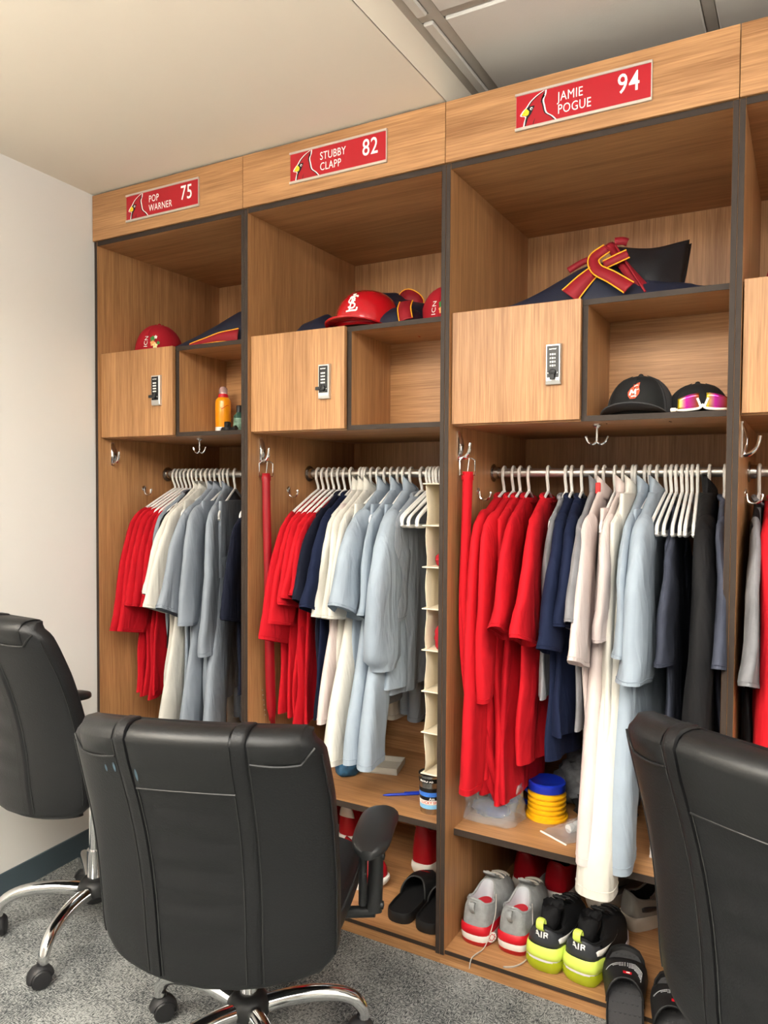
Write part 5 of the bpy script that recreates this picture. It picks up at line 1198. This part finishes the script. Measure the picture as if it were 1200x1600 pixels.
wraptext('LUCKY SH', 0.011, 0.0338, 0.25, S4); wraptext('Am', 0.0115, 0.0455, 0.52, SWHITE); wraptext('AS', 0.0105, 0.0990, 0.45, SWHITE); wraptext('MINO', 0.0105, 0.0990, -0.20, SWHITE)
PB = mat('pen_blue', (30, 60, 180), 0.3)
G = thing('pen', 'blue ballpoint pen lying beside the armrest', 'pen', (1.128, 0.150, MZ + 0.0046), radians_(36))
part('barrel', MB().lathe([(0.0, 0.0), (0.002, 0.004), (0.0042, 0.02), (0.0042, 0.06)], n=10, axis='x'), PB, G); part('cap', merge(MB().lathe([(0.0044, 0.06), (0.0044, 0.115), (0.003, 0.118), (0, 0.118)], n=10, axis='x'), MB().box(0.07, 0.118, -0.0012, 0.0012, 0.004, 0.0075)), PB, G)
bundle('pouch', 'light blue patterned pouch behind the middle chair', 'pouch', (0.83, 0.42, MZ), 0.085, 0.075, 0.07, mat('blue_print', (96, 160, 206), 0.5, var=0.7, vscale=40), 31, 0.12)
bundle('pouch', 'dark blue patterned pouch under the white trousers', 'pouch', (0.93, 0.27, MZ), 0.04, 0.06, 0.035, mat('dark_blue_print', (40, 80, 110), 0.5, var=0.7, vscale=40), 33, 0.12)
o = part('tray', merge(MB().box(-0.09, 0.09, -0.06, 0.06, 0.0, 0.004), MB().box(-0.09, 0.09, -0.06, -0.056, 0, 0.022), MB().box(-0.09, 0.09, 0.056, 0.06, 0, 0.022), MB().box(-0.09, -0.086, -0.06, 0.06, 0, 0.022), MB().box(0.086, 0.09, -0.06, 0.06, 0, 0.022)), mat('pale_tray', (186, 182, 172), 0.5), None, False, loc=(0.985, 0.36, MZ), rot=(0, 0, 0.25)); tag(o, 'pale shallow tray on the shelf under the trousers', 'tray')
o = part('black_strap', MB().tube(spline([(1.05, 0.53, 0.50), (1.15, 0.53, 0.515), (1.26, 0.54, 0.53)], 5), 0.014, 8, flat=0.3), BLACK_PL, None); tag(o, 'black strap along the back panel beside the organizer', 'strap')
# plastic bag with blue things, foot pump, zip bag, crumpled clothes, basket
FILM = mat('clear_film', (190, 194, 198), 0.10, alpha=0.36, spec=1.0, bump=0.9, bscale=70); BLU = mat('bag_blue', (26, 50, 120), 0.45, var=0.4, vscale=30)
def film_bag(G, x0, x1, y0, y1, h, seed, nm='film', lean=0.0):
    rings = []
    for j in range(15):
        t = j / 14; ring = []
        for i in range(52):
            a = 2 * pi * i / 52; c, s_ = cos(a), sin(a)
            px = (x0 + x1) / 2 + (x1 - x0) / 2 * (abs(c) ** 0.5) * (1 if c > 0 else -1); py = (y0 + y1) / 2 + (y1 - y0) / 2 * (abs(s_) ** 0.6) * (1 if s_ > 0 else -1) * lerp(1, 0.55, t ** 2)
            n_ = noise.noise(Vector((px * 26 + seed, py * 26, t * 5))); n2 = noise.noise(Vector((px * 60, py * 60 + seed, t * 9)))
            ring.append((px + 0.010 * n_ + 0.004 * n2 + lean * t, py + 0.010 * n_ - 0.004 * n2, max(0.001, h * t * (1 + 0.18 * noise.noise(Vector((px * 18, py * 8, seed)))))))
        rings.append(ring)
    return part(nm, MB().loft(rings, cap=False), FILM, G, True, 70)
G = thing('plastic_bag', 'clear plastic bag holding blue things, beside the yellow pump', 'bag', (1.485, 0.20, MZ))
film_bag(G, -0.088, 0.082, -0.075, 0.055, 0.105, 4)
part('film_flap', MB().sheet([[(-0.072 - 0.018 * sin(v * 2.4) + 0.004 * sin(9 * u), lerp(-0.045, 0.03, u), 0.02 + 0.115 * v + 0.008 * sin(7 * u)) for u in [k / 8 for k in range(9)]] for v in [k / 10 for k in range(11)]]), FILM, G, True, 80)
for k, (bx, by, bz, sx, sy, sz) in enumerate([(-0.01, 0.0, 0.004, 0.058, 0.042, 0.026), (0.02, 0.008, 0.046, 0.042, 0.032, 0.016)]):
    b_ = bundle('contents', 'x', 'x', (0, 0, 0), sx, sy, sz, BLU, 40 + k, 0.2); b_.parent = G; b_.location = (bx, by, bz)
    for q in ('label', 'category'): del b_[q]
YEL = mat('pump_yellow', (238, 178, 20), 0.35); PBL = mat('pump_blue', (22, 46, 170), 0.3)
G = thing('foot_pump', 'yellow ribbed bellows foot pump with a blue top', 'pump', (1.618, 0.275, MZ))
pr = [(0, 0), (0.052, 0), (0.056, 0.004)]
for k in range(5): pr += [(0.056, 0.008 + 0.0145 * k), (0.0565, 0.013 + 0.0145 * k), (0.050, 0.0165 + 0.0145 * k), (0.050, 0.0185 + 0.0145 * k)]
part('bellows', MB().lathe(pr + [(0.05, 0.083), (0, 0.083)], n=32), YEL, G, True, 50)
part('top', MB().lathe([(0.054, 0.082), (0.055, 0.085), (0.055, 0.104), (0.050, 0.108), (0.046, 0.106), (0, 0.105)], n=32), PBL, G)
part('hose', MB().tube(spline([(-0.05, 0.02, 0.012), (-0.11, 0.05, 0.02), (-0.16, 0.06, 0.06), (-0.15, 0.03, 0.095), (-0.09, 0.0, 0.085), (-0.05, 0.0, 0.06)], 6), 0.0075, 8), PBL, G)
part('base_lip', MB().lathe([(0.05, 0.0005), (0.062, 0.0005), (0.062, 0.006), (0.05, 0.008)], n=32), YEL, G)
G = thing('zip_bag', 'clear zip bag with a small white bottle', 'bag', (1.715, 0.20, MZ), -0.5)
part('film', MB().sheet([[(lerp(-0.05, 0.05, u), lerp(-0.075, 0.075, v), 0.004 + (0.034 * max(0, 1 - ((u - 0.5) / 0.36) ** 2) * sm((v - 0.25) / 0.3)) + 0.006 * noise.noise(Vector((u * 6, v * 7, 2)))) for u in [k / 12 for k in range(13)]] for v in [k / 14 for k in range(15)]]), FILM, G, True, 80)
part('zip_strip', MB().box(-0.05, 0.05, -0.077, -0.072, 0.002, 0.006, 0.001), SWHITE, G)
b_ = MB().lathe([(0, -0.035), (0.012, -0.035), (0.0125, -0.018), (0.008, -0.016), (0.013, -0.008), (0.015, 0.0), (0.015, 0.045), (0.012, 0.05), (0, 0.05)], (0, 0.0, 0.018), 16, axis='y')
o = part('small_bottle', b_, mat('milky_plastic', (226, 228, 228), 0.3, trans=0.2), None); o.location = (1.715 + 0.012, 0.20 + 0.01, MZ); o.rotation_euler = (0, 0, -0.55); tag(o, 'small white bottle lying in the zip bag', 'bottle')
STR = mat('striped_cloth', (92, 94, 98), 0.9, var=0.35, vscale=50, bump=0.3, bscale=120)
bundle('crumpled_shirt', 'crumpled grey shirt heaped behind the pump', 'shirt', (1.715, 0.42, MZ), 0.115, 0.10, 0.105, STR, 51, 0.30, 2.2, crease=0.45)
bundle('crumpled_shirt', 'crumpled black shirt below the grey one', 'shirt', (1.775, 0.33, MZ), 0.09, 0.075, 0.055, BLACKC, 53, 0.3, 2.2, crease=0.45)
bundle('crumpled_shirt', 'crumpled light grey shirt against the pink trousers', 'shirt', (1.80, 0.46, MZ), 0.06, 0.07, 0.10, HEATHER, 57, 0.3, 2.2, crease=0.45)
G = thing('basket', 'small white plastic basket behind the right chair', 'basket', (1.985, 0.24, MZ))
bw, bd, bh = 0.055, 0.08, 0.075
part('rim', merge(MB().box(-bw, bw, -bd, -bd + 0.004, bh - 0.008, bh), MB().box(-bw, bw, bd - 0.004, bd, bh - 0.008, bh), MB().box(-bw, -bw + 0.004, -bd, bd, bh - 0.008, bh), MB().box(bw - 0.004, bw, -bd, bd, bh - 0.008, bh)), WHITE_PL, G, False)
part('base', MB().box(-bw, bw, -bd, bd, 0, 0.006), WHITE_PL, G, False)
sl_ = MB().box(-0.0022, 0.0022, -0.0012, 0.0012, 0.004, bh - 0.004).mesh('slat', WHITE_PL, False)
for k in range(13): 
    for yy in (-bd + 0.002, bd - 0.002): link('slat', sl_, G, (lerp(-bw + 0.003, bw - 0.003, k / 12), yy, 0))
for k in range(17):
    for xx in (-bw + 0.002, bw - 0.002): link('slat', sl_, G, (xx, lerp(-bd + 0.003, bd - 0.003, k / 16), 0), (0, 0, pi / 2))
for zz in (0.022, 0.038, 0.054): part('band', merge(MB().box(-bw, bw, -bd, -bd + 0.0025, zz, zz + 0.004), MB().box(-bw, -bw + 0.0025, -bd, bd, zz, zz + 0.004), MB().box(-bw, bw, bd - 0.0025, bd, zz, zz + 0.004)), WHITE_PL, G, False)
G = thing('lanyard', 'grey lanyard with a red clip hanging at the right edge', 'lanyard', (2.168, 0.215, 1.290))
part('cord', MB().tube(spline([(0, 0, 0), (0.002, -0.004, -0.06), (0.004, 0.004, -0.16), (0.001, -0.004, -0.30)], 6), 0.005, 6, flat=0.4), mat('lanyard_grey', (70, 68, 70), 0.8), G)
part('clip', MB().lathe([(0, -0.02), (0.008, -0.02), (0.008, 0.0), (0.004, 0.004), (0, 0.004)], (0.002, -0.004, -0.055), 10), SREDM, G)
